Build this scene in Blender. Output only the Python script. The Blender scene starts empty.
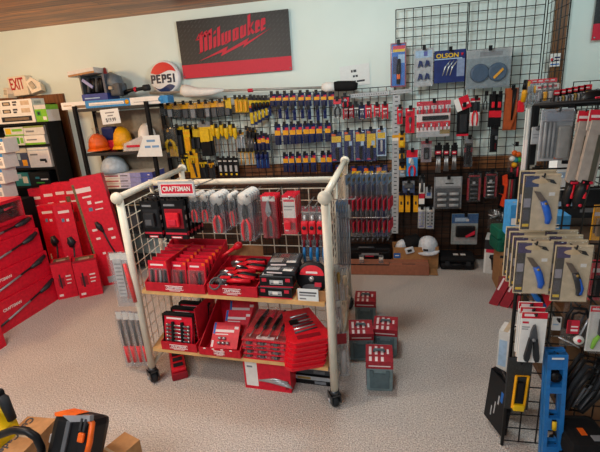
import bpy, bmesh, math, random
from mathutils import Vector, Matrix
rnd = random.Random(11)
S = bpy.context.scene
COL = S.collection
PI = math.pi
# ---------------------------------------------------------------- camera model
F_PX = 418.0; CX, CY = 300.0, 226.0
PITCH, ROLL, YAW, CAMH = math.radians(16.8), math.radians(3.9), math.radians(12.0), 1.65
cF = Vector((-math.sin(YAW)*math.cos(PITCH), math.cos(YAW)*math.cos(PITCH), -math.sin(PITCH)))
r0 = Vector((math.cos(YAW), math.sin(YAW), 0)); u0 = r0.cross(cF)
cR = math.cos(ROLL)*r0 - math.sin(ROLL)*u0
cU = math.sin(ROLL)*r0 + math.cos(ROLL)*u0
CAM = Vector((0, 0, CAMH))
def at(px, py, X=None, Y=None, Z=None):
    """a point of the photograph on a real plane of the shop"""
    d = cF*F_PX + cR*(px-CX) - cU*(py-CY)
    if Y is not None: t = (Y-CAM.y)/d.y
    elif X is not None: t = (X-CAM.x)/d.x
    else: t = (Z-CAM.z)/d.z
    return CAM + d*t
def rect(px, Y):
    """pixel box on the plane y=Y -> centre x, top z, width, height"""
    x0, y0, x1, y1 = px; xm, ym = (x0+x1)/2, (y0+y1)/2
    t = at(xm, y0, Y=Y); b = at(xm, y1, Y=Y); m = at(xm, ym, Y=Y)
    w = at(x1, ym, Y=Y).x - at(x0, ym, Y=Y).x
    return m.x, t.z, w, t.z-b.z
cam = bpy.data.objects.new('camera', bpy.data.cameras.new('camera'))
COL.objects.link(cam); S.camera = cam
cam.matrix_world = Matrix(((cR.x, cU.x, -cF.x, 0), (cR.y, cU.y, -cF.y, 0), (cR.z, cU.z, -cF.z, CAMH), (0, 0, 0, 1)))
cam.data.sensor_fit = 'HORIZONTAL'; cam.data.sensor_width = 36; cam.data.lens = F_PX/600*36
cam.data.clip_start = .02
# ---------------------------------------------------------------- materials
def lin(h):
    h = h.lstrip('#'); o = []
    for i in (0, 2, 4):
        c = int(h[i:i+2], 16)/255
        o.append(c/12.92 if c <= .04045 else ((c+.055)/1.055)**2.4)
    return o
_m = {}
def mat(name, col, rough=.5, metal=0, var=.14, scale=35, bump=0, bscale=300, spec=.38):
    if name in _m: return _m[name]
    m = bpy.data.materials.new(name); m.use_nodes = True; _m[name] = m
    n = m.node_tree.nodes; l = m.node_tree.links; b = n['Principled BSDF']
    b.inputs['Roughness'].default_value = rough; b.inputs['Metallic'].default_value = metal
    b.inputs['Specular IOR Level'].default_value = spec
    tc = n.new('ShaderNodeTexCoord'); no = n.new('ShaderNodeTexNoise'); no.inputs['Scale'].default_value = scale
    no.inputs['Detail'].default_value = 3
    l.new(tc.outputs['Object'], no.inputs['Vector'])
    cr = n.new('ShaderNodeValToRGB'); c = lin(col)
    cr.color_ramp.elements[0].position = .3; cr.color_ramp.elements[1].position = .7
    cr.color_ramp.elements[0].color = [x*(1-var) for x in c]+[1]
    cr.color_ramp.elements[1].color = [min(1, x*(1+var)) for x in c]+[1]
    l.new(no.outputs['Fac'], cr.inputs['Fac']); l.new(cr.outputs['Color'], b.inputs['Base Color'])
    if bump:
        n2 = n.new('ShaderNodeTexNoise'); n2.inputs['Scale'].default_value = bscale; l.new(tc.outputs['Object'], n2.inputs['Vector'])
        bp = n.new('ShaderNodeBump'); bp.inputs['Strength'].default_value = bump; bp.inputs['Distance'].default_value = .01
        l.new(n2.outputs['Fac'], bp.inputs['Height']); l.new(bp.outputs['Normal'], b.inputs['Normal'])
    return m
def clearmat(name, tint='#ffffff', haze=.12, gloss=.16):
    m = bpy.data.materials.new(name); m.use_nodes = True
    n = m.node_tree.nodes; l = m.node_tree.links
    for x in list(n): n.remove(x)
    o = n.new('ShaderNodeOutputMaterial'); t = n.new('ShaderNodeBsdfTransparent'); t.inputs['Color'].default_value = lin(tint)+[1]
    g = n.new('ShaderNodeBsdfGlossy'); g.inputs['Roughness'].default_value = .12
    d = n.new('ShaderNodeBsdfDiffuse'); d.inputs['Color'].default_value = (.8, .82, .85, 1)
    lw = n.new('ShaderNodeLayerWeight'); lw.inputs['Blend'].default_value = .35
    mr = n.new('ShaderNodeMath'); mr.operation = 'MULTIPLY_ADD'; mr.inputs[1].default_value = .22; mr.inputs[2].default_value = gloss*.2
    no = n.new('ShaderNodeTexNoise'); no.inputs['Scale'].default_value = 60
    bp = n.new('ShaderNodeBump'); bp.inputs['Strength'].default_value = .25; l.new(no.outputs['Fac'], bp.inputs['Height']); l.new(bp.outputs['Normal'], g.inputs['Normal'])
    a = n.new('ShaderNodeMixShader'); a.inputs[0].default_value = haze; l.new(t.outputs[0], a.inputs[1]); l.new(d.outputs[0], a.inputs[2])
    b = n.new('ShaderNodeMixShader'); l.new(lw.outputs['Facing'], mr.inputs[0]); l.new(mr.outputs[0], b.inputs[0]); l.new(a.outputs[0], b.inputs[1]); l.new(g.outputs[0], b.inputs[2])
    l.new(b.outputs[0], o.inputs[0]); return m
CLEAR = clearmat('clear_plastic', haze=.02, gloss=.14); HAZY = clearmat('hazy_plastic', '#e6e9ee', .10, .2)
RED = mat('red_card', '#cf142f', .42); DRED = mat('dark_red', '#8d1022', .5); BRED = mat('bright_red_plastic', '#d81a2c', .35)
RTRAY = mat('red_tray_board', '#b80f26', .5); LABRED = mat('red_sleeve', '#9c2431', .5)
WHITE = mat('white_card', '#e4e4e0', .55, var=.05); OFFW = mat('off_white', '#cfd0cc', .6, var=.08); PAPER = mat('paper', '#dfe6e6', .8, var=.03)
BLACK = mat('black_plastic', '#0f1013', .42, spec=.25); BLACK2 = mat('matt_black', '#151618', .8, spec=.2); WIRE = mat('black_wire', '#07080a', .5)
CHAR = mat('charcoal', '#26292d', .6, spec=.25); GREY = mat('grey', '#7d8186', .5); LGREY = mat('light_grey', '#a9adb0', .5); DGREY = mat('dark_grey', '#4a4e53', .55)
STEEL = mat('steel', '#a3a7ab', .3, .9); DSTEEL = mat('dark_steel', '#4c4f53', .35, .8)
YEL = mat('yellow', '#d9b410', .45); DYEL = mat('amber_yellow', '#e0a008', .45); ORG = mat('orange', '#dd5f12', .45); BORG = mat('burnt_orange', '#9c4410', .55)
NAVY = mat('navy', '#16245c', .45); BLUE = mat('blue', '#1464b8', .45); LBLUE = mat('light_blue', '#3c92cf', .5); SKY = mat('pale_blue', '#9fbdd8', .6)
GREEN = mat('green', '#3d9a35', .5); LIME = mat('lime', '#78b92e', .5); DGREEN = mat('dark_green', '#15614d', .45); TEAL = mat('teal', '#1d7f8d', .5)
CREAM = mat('cream_enamel', '#d9d6c6', .35, var=.04); TAN = mat('tan_card', '#b3a288', .6); TAN2 = mat('dark_tan', '#756450', .6); KRAFT = mat('kraft_cardboard', '#a3784d', .75); KRAFT2 = mat('red_brown_cardboard', '#96604a', .75)
PURP = mat('purple', '#35235c', .5); CASEG = mat('case_grey_green', '#74888b', .55); CASEG2 = mat('case_dark', '#53666b', .55); PINE = mat('pine_edge', '#d2a86e', .5, var=.18, scale=12)
BRASS = mat('brass', '#a58a4c', .4, .6); LILAC = mat('lilac', '#8f93c4', .5); VIOLET = mat('violet_blue', '#4d58a8', .5); SILV = mat('silver_foil', '#b9bec2', .25, .6)
PALE = mat('pale_lettering', '#e6d8d8', .5, var=.02); CAMO = mat('camo_print', '#6b5f41', .6, var=.5, scale=60)
# ---------------------------------------------------------------- mesh builder
class G:
    def __init__(s): s.v = []; s.f = []; s.m = []; s.mats = []; s.sm = []; s.M = Matrix.Identity(4)
    def mi(s, m):
        if m not in s.mats: s.mats.append(m)
        return s.mats.index(m)
    def add(s, vs, fs, m, smooth=False):
        o = len(s.v); s.v += [tuple(s.M @ Vector(p)) for p in vs]
        for i, f in enumerate(fs):
            s.f.append([o+k for k in f]); s.m.append(s.mi(m[i] if isinstance(m, list) else m)); s.sm.append(smooth)
        return s
    def box(s, x0, x1, y0, y1, z0, z1, m, b=0):
        if b:
            bm = bmesh.new(); bmesh.ops.create_cube(bm, size=1)
            for v in bm.verts: v.co = Vector(((x0+x1)/2+v.co.x*(x1-x0), (y0+y1)/2+v.co.y*(y1-y0), (z0+z1)/2+v.co.z*(z1-z0)))
            b = min(b, .45*min(abs(x1-x0), abs(y1-y0), abs(z1-z0)))
            bmesh.ops.bevel(bm, geom=bm.edges[:], offset=b, segments=2, profile=.6, affect='EDGES')
            bm.verts.index_update()
            s.add([v.co[:] for v in bm.verts], [[v.index for v in f.verts] for f in bm.faces], m, False); bm.free(); return s
        vs = [(x, y, z) for x in (x0, x1) for y in (y0, y1) for z in (z0, z1)]
        return s.add(vs, [(0, 1, 3, 2), (4, 6, 7, 5), (0, 4, 5, 1), (2, 3, 7, 6), (0, 2, 6, 4), (1, 5, 7, 3)], m)
    def pbox(s, x0, x1, y0, y1, z0, z1, base, **pr):
        """box whose faces carry print: f front(-y) b back r(+x) l(-x) t(top) ; cells (u0,v0,u1,v1,mat)"""
        vid = {}; vs = []; fs = []; ms = []
        def V(p):
            k = tuple(round(c, 6) for c in p)
            if k not in vid: vid[k] = len(vs); vs.append(p)
            return vid[k]
        A = Vector((x0, y0, z0)); dx = Vector((x1-x0, 0, 0)); dy = Vector((0, y1-y0, 0)); dz = Vector((0, 0, z1-z0))
        for key, O, U, W in (('f', A, dx, dz), ('r', A+dx, dy, dz), ('b', A+dx+dy, -dx, dz), ('l', A+dy, -dy, dz), ('t', A+dz, dx, dy), ('u', A+dy, dx, -dy)):
            cells = pr.get(key, [])
            us = sorted({0., 1.} | {round(c[i], 4) for c in cells for i in (0, 2)}); ws = sorted({0., 1.} | {round(c[i], 4) for c in cells for i in (1, 3)})
            for i in range(len(us)-1):
                for j in range(len(ws)-1):
                    um, wm = (us[i]+us[i+1])/2, (ws[j]+ws[j+1])/2; mm = base
                    for c in cells:
                        if c[0] <= um <= c[2] and c[1] <= wm <= c[3]: mm = c[4]
                    fs.append([V(O+U*a+W*b) for a, b in ((us[i], ws[j]), (us[i+1], ws[j]), (us[i+1], ws[j+1]), (us[i], ws[j+1]))]); ms.append(mm)
        return s.add([tuple(v) for v in vs], fs, ms)
    def ext(s, poly, y0, y1, m, side=None):
        n = len(poly); vs = [(x, y0, z) for x, z in poly]+[(x, y1, z) for x, z in poly]
        fs = [list(range(n)), list(range(2*n-1, n-1, -1))]+[[i, i+n, (i+1) % n+n, (i+1) % n] for i in range(n)]
        return s.add(vs, fs, [m, m]+[side or m]*n)
    def extz(s, poly, z0, z1, m):
        n = len(poly); vs = [(x, y, z0) for x, y in poly]+[(x, y, z1) for x, y in poly]
        return s.add(vs, [list(range(n-1, -1, -1)), list(range(n, 2*n))]+[[i, (i+1) % n, (i+1) % n+n, i+n] for i in range(n)], m)
    def tube(s, pts, r, m, seg=8, closed=False):
        pts = [Vector(p) for p in pts]; n = len(pts); rs = r if isinstance(r, (list, tuple)) else [r]*n
        vs = []; N = None
        for i, p in enumerate(pts):
            if closed: t = pts[(i+1) % n]-pts[i-1]
            else: t = pts[min(i+1, n-1)]-pts[max(i-1, 0)]
            t.normalize()
            if N is None:
                N = Vector((0, 0, 1)) if abs(t.z) < .9 else Vector((1, 0, 0))
            N = (N-t*N.dot(t)); N.normalize(); B = t.cross(N)
            for k in range(seg):
                a = 2*PI*k/seg; vs.append(tuple(p+(N*math.cos(a)+B*math.sin(a))*rs[i]))
        fs = []
        for i in range(n if closed else n-1):
            j = (i+1) % n
            for k in range(seg): fs.append([i*seg+k, i*seg+(k+1) % seg, j*seg+(k+1) % seg, j*seg+k])
        if not closed: fs += [list(range(seg-1, -1, -1)), list(range((n-1)*seg, n*seg))]
        return s.add(vs, fs, m, seg > 5)
    def lathe(s, prof, m, seg=24, axis='z', o=(0, 0, 0)):
        vs = []
        for r, h in prof:
            for k in range(seg):
                a = 2*PI*k/seg; x, y = r*math.cos(a), r*math.sin(a)
                p = {'z': (x, y, h), 'y': (x, h, y), 'x': (h, x, y)}[axis]
                vs.append((p[0]+o[0], p[1]+o[1], p[2]+o[2]))
        fs = []; ml = isinstance(m, list); ms = []
        for i in range(len(prof)-1):
            for k in range(seg):
                fs.append([i*seg+k, i*seg+(k+1) % seg, (i+1)*seg+(k+1) % seg, (i+1)*seg+k]); ms.append(m[i] if ml else m)
        fs += [list(range(seg-1, -1, -1)), list(range((len(prof)-1)*seg, len(prof)*seg))]; ms += [m[0] if ml else m, m[-1] if ml else m]
        return s.add(vs, fs, ms, True)
    def build(s, name, parent=None, label=None):
        me = bpy.data.meshes.new(name); me.from_pydata(s.v, [], s.f)
        for m in s.mats: me.materials.append(m)
        for p, mi, sm in zip(me.polygons, s.m, s.sm): p.material_index = mi; p.use_smooth = sm
        bm = bmesh.new(); bm.from_mesh(me); bmesh.ops.recalc_face_normals(bm, faces=bm.faces); bm.to_mesh(me); bm.free()
        o = bpy.data.objects.new(name, me); COL.objects.link(o)
        if parent: o.parent = parent
        if label: o['label'] = label
        return o
def thing(name, label, cat, group=None, loc=(0, 0, 0), rz=0, rx=0, ry=0):
    o = bpy.data.objects.new(name, None); COL.objects.link(o); o.empty_display_size = .05
    o.location = loc; o.rotation_euler = (rx, ry, rz); o['label'] = label; o['category'] = cat
    if group: o['group'] = group
    return o
def tag(o, label, cat, group=None):
    o['label'] = label; o['category'] = cat
    if group: o['group'] = group
    return o
def struct(g, name):
    o = g.build(name); o['kind'] = 'structure'; return o
def dup(root, loc=None, label=None, group=None, rz=None):
    r = root.copy(); COL.objects.link(r)
    if loc is not None: r.location = loc
    if rz is not None: r.rotation_euler.z = rz
    if label: r['label'] = label
    if group: r['group'] = group
    for ch in list(root.children):
        c = ch.copy(); COL.objects.link(c); c.parent = r
        for g in list(ch.children):
            d = g.copy(); COL.objects.link(d); d.parent = c
    return r
_t = {}
def text(s, size, m, parent, loc, rot=(PI/2, 0, 0), depth=.0008, shear=0, bold=0, wid=None, name='lettering'):
    key = (s, round(size, 5), m.name, depth, shear, bold, wid)
    if key not in _t:
        cu = bpy.data.curves.new('lettering', 'FONT'); cu.body = s; cu.size = size; cu.extrude = depth; cu.shear = shear; cu.offset = bold
        cu.align_x = 'CENTER'; cu.align_y = 'CENTER'; cu.resolution_u = 3
        ob = bpy.data.objects.new('lettering', cu); COL.objects.link(ob); bpy.context.view_layer.update()
        me = bpy.data.meshes.new_from_object(ob.evaluated_get(bpy.context.evaluated_depsgraph_get()))
        bpy.data.objects.remove(ob)
        if wid:
            xs = [v.co.x for v in me.vertices]; k = wid/(max(xs)-min(xs))
            for v in me.vertices: v.co.x *= k
        me.materials.clear(); me.materials.append(m); _t[key] = me
    o = bpy.data.objects.new(name, _t[key]); COL.objects.link(o); o.parent = parent; o.location = loc; o.rotation_euler = rot
    return o
ORD = 'first second third fourth fifth sixth seventh eighth ninth tenth eleventh twelfth thirteenth fourteenth fifteenth'.split()
# ================================================================ SETTING
WY = 4.2; CEIL = 2.55
def surf(name):
    m = bpy.data.materials.new(name); m.use_nodes = True
    n = m.node_tree.nodes; return m, n, m.node_tree.links, n['Principled BSDF']
m, n, l, b = surf('carpet'); b.inputs['Roughness'].default_value = .95; b.inputs['Specular IOR Level'].default_value = .1
tc = n.new('ShaderNodeTexCoord'); a = n.new('ShaderNodeTexNoise'); a.inputs['Scale'].default_value = 130; a.inputs['Detail'].default_value = 4
c2 = n.new('ShaderNodeTexNoise'); c2.inputs['Scale'].default_value = 3; vo = n.new('ShaderNodeTexVoronoi'); vo.inputs['Scale'].default_value = 170
for x in (a, c2, vo): l.new(tc.outputs['Object'], x.inputs['Vector'])
r = n.new('ShaderNodeValToRGB'); e = r.color_ramp.elements; e[0].position = .36; e[1].position = .66
e[0].color = lin('#a7a19b')+[1]; e[1].color = lin('#e5e0da')+[1]; l.new(a.outputs['Fac'], r.inputs['Fac'])
r2 = n.new('ShaderNodeValToRGB'); r2.color_ramp.elements[0].color = (.86, .86, .87, 1); r2.color_ramp.elements[1].color = (1, .99, .97, 1); l.new(c2.outputs['Fac'], r2.inputs['Fac'])
mx = n.new('ShaderNodeMix'); mx.data_type = 'RGBA'; mx.blend_type = 'MULTIPLY'; mx.inputs[0].default_value = 1
l.new(r.outputs['Color'], mx.inputs[6]); l.new(r2.outputs['Color'], mx.inputs[7]); l.new(mx.outputs[2], b.inputs['Base Color'])
bp = n.new('ShaderNodeBump'); bp.inputs['Strength'].default_value = .6; bp.inputs['Distance'].default_value = .012; l.new(vo.outputs['Distance'], bp.inputs['Height']); l.new(bp.outputs['Normal'], b.inputs['Normal'])
CARPET = m
PAINT = mat('wall_paint', '#dcebe6', .75, var=.03, scale=2, bump=.05, bscale=90)
def wood(name, c0, c1, c2, plank, length, axis='x', rough=.5):
    m, n, l, b = surf(name); b.inputs['Roughness'].default_value = rough
    tc = n.new('ShaderNodeTexCoord'); mp = n.new('ShaderNodeMapping'); l.new(tc.outputs['Object'], mp.inputs['Vector'])
    if axis == 'xz': mp.inputs['Rotation'].default_value = (PI/2, 0, 0)
    if axis == 'zx': mp.inputs['Rotation'].default_value = (PI/2, 0, PI/2)
    br = n.new('ShaderNodeTexBrick'); br.inputs['Scale'].default_value = 1; br.inputs['Brick Width'].default_value = length; br.inputs['Row Height'].default_value = plank
    br.inputs['Mortar Size'].default_value = .004; br.inputs['Color1'].default_value = lin(c0)+[1]; br.inputs['Color2'].default_value = lin(c1)+[1]; br.inputs['Mortar'].default_value = (.012, .007, .004, 1)
    l.new(mp.outputs['Vector'], br.inputs['Vector'])
    st = n.new('ShaderNodeMapping'); st.inputs['Scale'].default_value = (2.2, 28, 28) ; l.new(mp.outputs['Vector'], st.inputs['Vector'])
    no = n.new('ShaderNodeTexNoise'); no.inputs['Scale'].default_value = 1; no.inputs['Detail'].default_value = 5; no.inputs['Distortion'].default_value = 1.2; l.new(st.outputs['Vector'], no.inputs['Vector'])
    rp = n.new('ShaderNodeValToRGB'); rp.color_ramp.elements[0].position = .35; rp.color_ramp.elements[1].position = .65; rp.color_ramp.elements[0].color = lin(c2)+[1]; rp.color_ramp.elements[1].color = (1, 1, 1, 1)
    l.new(no.outputs['Fac'], rp.inputs['Fac'])
    mx = n.new('ShaderNodeMix'); mx.data_type = 'RGBA'; mx.blend_type = 'MULTIPLY'; mx.inputs[0].default_value = .75
    l.new(br.outputs['Color'], mx.inputs[6]); l.new(rp.outputs['Color'], mx.inputs[7]); l.new(mx.outputs[2], b.inputs['Base Color'])
    return m
CEILW = wood('ceiling_boards', '#d8883a', '#8f4c14', '#6a3c1c', .13, 2.4, rough=.4)
WAINS = wood('wainscot_boards', '#5b3a22', '#3c2516', '#7a5a44', .11, 2.2, 'xz', .55)
RAILW = wood('chair_rail_wood', '#a06a3a', '#8d5a30', '#8a6a50', .5, 4, 'xz')
DOORW = wood('door_casing_wood', '#8a5730', '#77481f', '#9a7a60', .5, 4, 'zx')
POSTW = wood('corner_post_wood', '#8b5a22', '#6e4416', '#8a6a50', .035, 6, 'zx')
FB = -3.2
g = G().box(-5.2, 3.4, FB, WY, -.05, 0, CARPET); struct(g, 'floor')
g = G().box(-5.2, 3.4, FB, WY+.15, CEIL, CEIL+.06, CEILW); struct(g, 'ceiling')
g = G()   # back wall with a door opening at x -4.25..-3.52
g.box(-3.5, 3.4, WY, WY+.12, 0, CEIL, PAINT); g.box(-5.2, -4.3, WY, WY+.12, 0, CEIL, PAINT); g.box(-4.3, -3.5, WY, WY+.12, 1.83, CEIL, PAINT)
struct(g, 'wall_back')
struct(G().box(-5.3, -5.2, FB, WY, 0, CEIL, PAINT), 'wall_left')
struct(G().box(3.4, 3.5, FB, WY, 0, CEIL, PAINT), 'wall_right')
# door casing and the dark doorway behind it
d = bpy.data.objects.new('door_1', None); COL.objects.link(d); d['kind'] = 'structure'; d.location = (-3.9, WY, 0)
G().box(.38, .49, -.03, .1, 0, 1.88, DOORW).build('casing', d)
G().box(-.5, .38, -.03, .1, 1.79, 1.88, DOORW).build('casing', d)
G().box(-.5, -.4, -.03, .1, 0, 1.79, DOORW).build('casing', d)
G().box(-.4, .38, .06, .1, 0, 1.79, mat('door_brown', '#4a3020', .5)).build('door_leaf', d)
struct(G().box(-2.3, 1.40, WY-.02, WY, 0, .92, WAINS), 'trim_1')
struct(G().box(-2.3, 1.40, WY-.035, WY, .92, 1.03, RAILW), 'trim_2')
struct(G().box(1.405, 1.495, WY-.04, WY, 0, CEIL, POSTW), 'trim_3')
struct(G().box(1.56, 3.4, WY-.015, WY, 0, .09, DOORW), 'baseboard_back')
# ---------------------------------------------------------------- room lighting: inferred warm bulb, other lamps unseen and added
def area(name, loc, size, power, col, rot=(0, 0, 0), sy=None):
    d = bpy.data.lights.new(name, 'AREA'); d.energy = power; d.color = col; d.shape = 'RECTANGLE'; d.size = size; d.size_y = sy or size
    o = bpy.data.objects.new(name, d); COL.objects.link(o); o.location = loc; o.rotation_euler = rot; return o
def bulb(loc, power, col, r=.14):  # point light; only the warm one is an inferred bulb
    d = bpy.data.lights.new('unseen_point_light', 'POINT'); d.energy = power; d.color = col; d.shadow_soft_size = r
    o = bpy.data.objects.new('unseen_point_light', d); COL.objects.link(o); o.location = loc; return o
bulb((-3.7, 2.3, 2.3), 56, (1, .60, .27))
bulb((-2.0, 1.2, 2.3), 66, (1, .90, .76))  # unseen neutral light added to wash the wall and ceiling
bulb((-.25, 2.45, 2.38), 44, (.80, .96, 1))  # unseen cool light added to brighten the back wall
bulb((1.7, 3.2, 2.38), 9, (.70, .95, 1))  # weak unseen cool light added for the far end of the wall
area('added_fill_area', (-1.3, -.7, 2.5), 2.0, 62, (.97, .98, 1), sy=1.0)  # unseen fill light added overhead, behind the camera
w = bpy.data.worlds.new('world'); S.world = w; w.use_nodes = True
w.node_tree.nodes['Background'].inputs[0].default_value = (.74, .9, 1, 1); w.node_tree.nodes['Background'].inputs[1].default_value = .36
S.view_settings.view_transform = 'Standard'; S.view_settings.look = 'None'; S.view_settings.exposure = .25; S.view_settings.gamma = 1
# ================================================================ BACK WALL: signs and grid panels
SY = 4.16
x, zt, ww, hh = rect((179.5, 16, 290, 76), SY)
x0, x1, z0, z1 = -1.975, -.857, 1.925, 2.452
sg = thing('wall_sign', 'large black diamond-plate sign with red script name, bolt and red band', 'sign', None, ((x0+x1)/2, SY, z0))
W2 = (x1-x0)/2; H = z1-z0
m, n, l, b = surf('diamond_plate'); b.inputs['Roughness'].default_value = .45
tc = n.new('ShaderNodeTexCoord'); ck = n.new('ShaderNodeTexBrick'); mp = n.new('ShaderNodeMapping'); mp.inputs['Rotation'].default_value = (PI/2, 0, 0); mp.inputs['Scale'].default_value = (1, 1, 1)
rt = n.new('ShaderNodeMapping'); rt.inputs['Rotation'].default_value = (0, 0, .75)
l.new(tc.outputs['Object'], mp.inputs['Vector']); l.new(mp.outputs['Vector'], rt.inputs['Vector']); l.new(rt.outputs['Vector'], ck.inputs['Vector'])
ck.inputs['Brick Width'].default_value = .055; ck.inputs['Row Height'].default_value = .03; ck.inputs['Scale'].default_value = 1; ck.inputs['Mortar Size'].default_value = .011
ck.inputs['Color1'].default_value = lin('#34363a')+[1]; ck.inputs['Color2'].default_value = lin('#28292d')+[1]; ck.inputs['Mortar'].default_value = lin('#1d1e21')+[1]
l.new(ck.outputs['Color'], b.inputs['Base Color']); PLATE = m
SRED = mat('sign_red', '#c5203a', .5, var=.04)
G().box(-W2, W2, 0, .012, .125, H, PLATE).build('plate', sg)
G().box(-W2, W2, -.001, .012, 0, .125, SRED).build('band', sg)
LO = Vector(((x0+x1)/2, SY, z0))
def lp(px, py): q = at(px, py, Y=SY)-LO; return (q.x, q.z)
class Script:
    """angular brush letters: strokes cut level at both ends along a rising baseline"""
    def __init__(s, p0, p1, unit): s.p = Vector(p0); s.d = (Vector(p1)-Vector(p0)).normalized(); s.u = unit; s.g = G()
    def pt(s, x, z): q = s.p+s.d*(x*s.u*.90)+Vector((.11*z*s.u, z*s.u*1.13)); return q
    def st(s, x0, z0, x1, z1, w0=.3, w1=None):
        w1 = w0 if w1 is None else w1; w0 *= 1.3; w1 *= 1.3; x0 -= .04; x1 -= .04; a, b = s.pt(x0, z0), s.pt(x1, z1)
        c, d = s.pt(x1+w1, z1+w1*.25), s.pt(x0+w0, z0+w0*.25)
        s.g.ext([tuple(a), tuple(d), tuple(c), tuple(b)], -.004, -.0005, SRED)
def hz(x0, z0, x1, z1, t, t1=None):
    t1 = t if t1 is None else t1
    sc.g.ext([tuple(sc.pt(x0, z0)), tuple(sc.pt(x1, z1)), tuple(sc.pt(x1, z1+t1)), tuple(sc.pt(x0, z0+t))], -.0042, -.0006, SRED)
sc = Script(lp(200.5, 53.5), lp(268, 28.5), .09)
for x_, zt_ in ((.0, 1.75), (.62, 1.7), (1.24, 1.7)): sc.st(x_, .0, x_, zt_, .34)
sc.st(-.55, 1.25, -.05, 1.75, .12, .3); sc.st(-.55, 1.35, -.2, 1.2, .1, .25); sc.st(.25, 1.65, .68, 1.25, .12, .2); sc.st(.87, 1.65, 1.3, 1.25, .12, .2); sc.st(-.2, .05, .1, .0, .1, .2)
sc.st(1.85, 0, 1.85, .95, .3); sc.st(1.88, 1.2, 1.95, 1.45, .26, .2)
sc.st(2.38, 0, 2.38, 1.65, .3)
for x_ in (2.92, 3.38, 3.82): sc.st(x_, .05, x_, 1.0, .26)
sc.st(3.0, 0, 3.42, .2, .12, .14); sc.st(3.46, 0, 3.86, .2, .12, .14)
for x_ in (4.4, 4.85): sc.st(x_, 0, x_, .95, .26)
sc.st(4.45, .98, 4.9, .8, .16, .16); sc.st(4.45, .0, 4.9, .2, .14, .14)
for x_ in (5.38, 5.82): sc.st(x_, .05, x_, 1.0, .26)
sc.st(5.44, 0, 5.88, .2, .14, .14)
sc.st(6.34, 0, 6.34, 1.7, .28); sc.st(6.5, .5, 6.9, 1.0, .2, .22); sc.st(6.5, .55, 6.95, 0, .2, .26)
for x_ in (7.3, 8.0): sc.st(x_, .1, x_, .9, .26); sc.st(x_+.05, .0, x_+.5, .15, .16, .14); sc.st(x_+.05, .95, x_+.42, .85, .16, .16); sc.st(x_+.34, .55, x_+.36, .9, .2, .16); sc.st(x_+.2, .42, x_+.45, .55, .12, .12)
for x_ in (2.95, 3.41): hz(x_, -.02, x_+.62, .08, .2)
hz(4.4, -.02, 5.0, .05, .2); hz(4.45, .82, 5.0, .86, .2); hz(5.42, -.02, 6.05, .08, .2)
for x_ in (7.3, 8.0): hz(x_, -.04, x_+.56, .06, .2, .16); hz(x_+.05, .84, x_+.5, .8, .2); hz(x_+.1, .40, x_+.56, .46, .15)
sc.g.build('lettering', sg)
bolt = [lp(*q) for q in ((199, 61.5), (228, 46.2), (226.3, 51), (249, 37.8), (247.2, 42.2), (270.5, 28.3), (243, 47.6), (244.8, 43.8), (221, 56.2), (222.8, 51.8))]
G().ext(bolt, -.004, .0, SRED).build('lightning_bolt', sg)
g = G(); 
for px_, pz_ in ((-W2+.015, .02), (W2-.015, .02)): G().lathe([(.007, 0), (.007, -.004)], SILV, 10, 'y', (px_, -.001, pz_)).build('screw', sg)
s2 = thing('wall_sign', 'black sign with red band at the far end beyond the wooden post', 'sign', None, (1.693+.56, SY, 1.96))
G().box(-.56, .56, 0, .012, .125, H, PLATE).build('plate', s2); G().box(-.56, .56, -.001, .012, 0, .125, SRED).build('band', s2)
G().lathe([(.007, 0), (.007, -.004)], SILV, 10, 'y', (-.545, -.001, .02)).build('screw', s2)
# small notice on the wooden post
x, zt, ww, hh = rect((549.5, 53.5, 560.5, 66.5), 4.14)
nt = thing('notice', 'small white notice with red dot and blue writing on the wooden post', 'notice', None, (x, 4.14, zt))
G().pbox(-ww/2, ww/2, -.003, .003, -hh, 0, WHITE, f=[(.42, .62, .92, .74, NAVY), (.42, .4, .86, .52, NAVY), (.1, .12, .9, .22, BLUE)]).build('card', nt)
G().lathe([(ww*.15, 0), (ww*.15, -.002)], SRED, 14, 'y', (-ww*.28, -.003, -hh*.45)).build('dot', nt)
# paper taped to wall
x, zt, ww, hh = rect((339.5, 65, 369, 86), 4.19)
pn = thing('paper_notice', 'white paper with three short printed lines taped to the wall', 'paper', None, (x, 4.193, zt), ry=-.06)
INK = mat('ink', '#3a3d44', .7)
G().pbox(-ww/2, ww/2, -.001, .001, -hh, 0, PAPER, f=[(.38, .66, .44, .78, INK), (.46, .66, .56, .78, INK), (.43, .42, .5, .52, INK), (.52, .42, .6, .52, INK), (.36, .17, .52, .26, INK), (.55, .17, .82, .26, INK)]).build('sheet', pn)
# ---- wire grid panels
def lattice(g, P, U, V, nu, nv, r, m, seg=4):
    """wires along U and V from corner P, welded crosswise"""
    P, U, V = Vector(P), Vector(U), Vector(V); N = U.cross(V).normalized()
    for i in range(nu+1): q = P+U*(i/nu); g.tube([q, q+V], r, m, seg)
    for j in range(nv+1): q = P+V*(j/nv)-N*r; g.tube([q, q+U], r, m, seg)
    return g
PANELS = []; GY = 4.115
def gridpanel(x0, x1, ztop, label, z0=.06):
    t = thing('wire_grid_panel', label, 'grid panel', 'black wire grid panels along the wall', ((x0+x1)/2, GY, z0))
    w = x1-x0-.012; h = ztop-z0
    lattice(G(), (-w/2, 0, 0), (w, 0, 0), (0, 0, h), 8, int(round(h/.0762)), .0034, WIRE).build('lattice', t)
    G().tube([(-w/2, -.002, 0), (w/2, -.002, 0), (w/2, -.002, h), (-w/2, -.002, h)], .0045, WIRE, 6, True).build('frame', t)
    PANELS.append((x0, x1, t)); return t
gridpanel(-2.155, -1.72, 1.70, 'low black wire grid panel behind the yellow-topped hand tools')
gridpanel(-1.72, -1.11, 1.71, 'low black wire grid panel behind yellow screwdrivers and blue-yellow bar packs')
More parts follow.
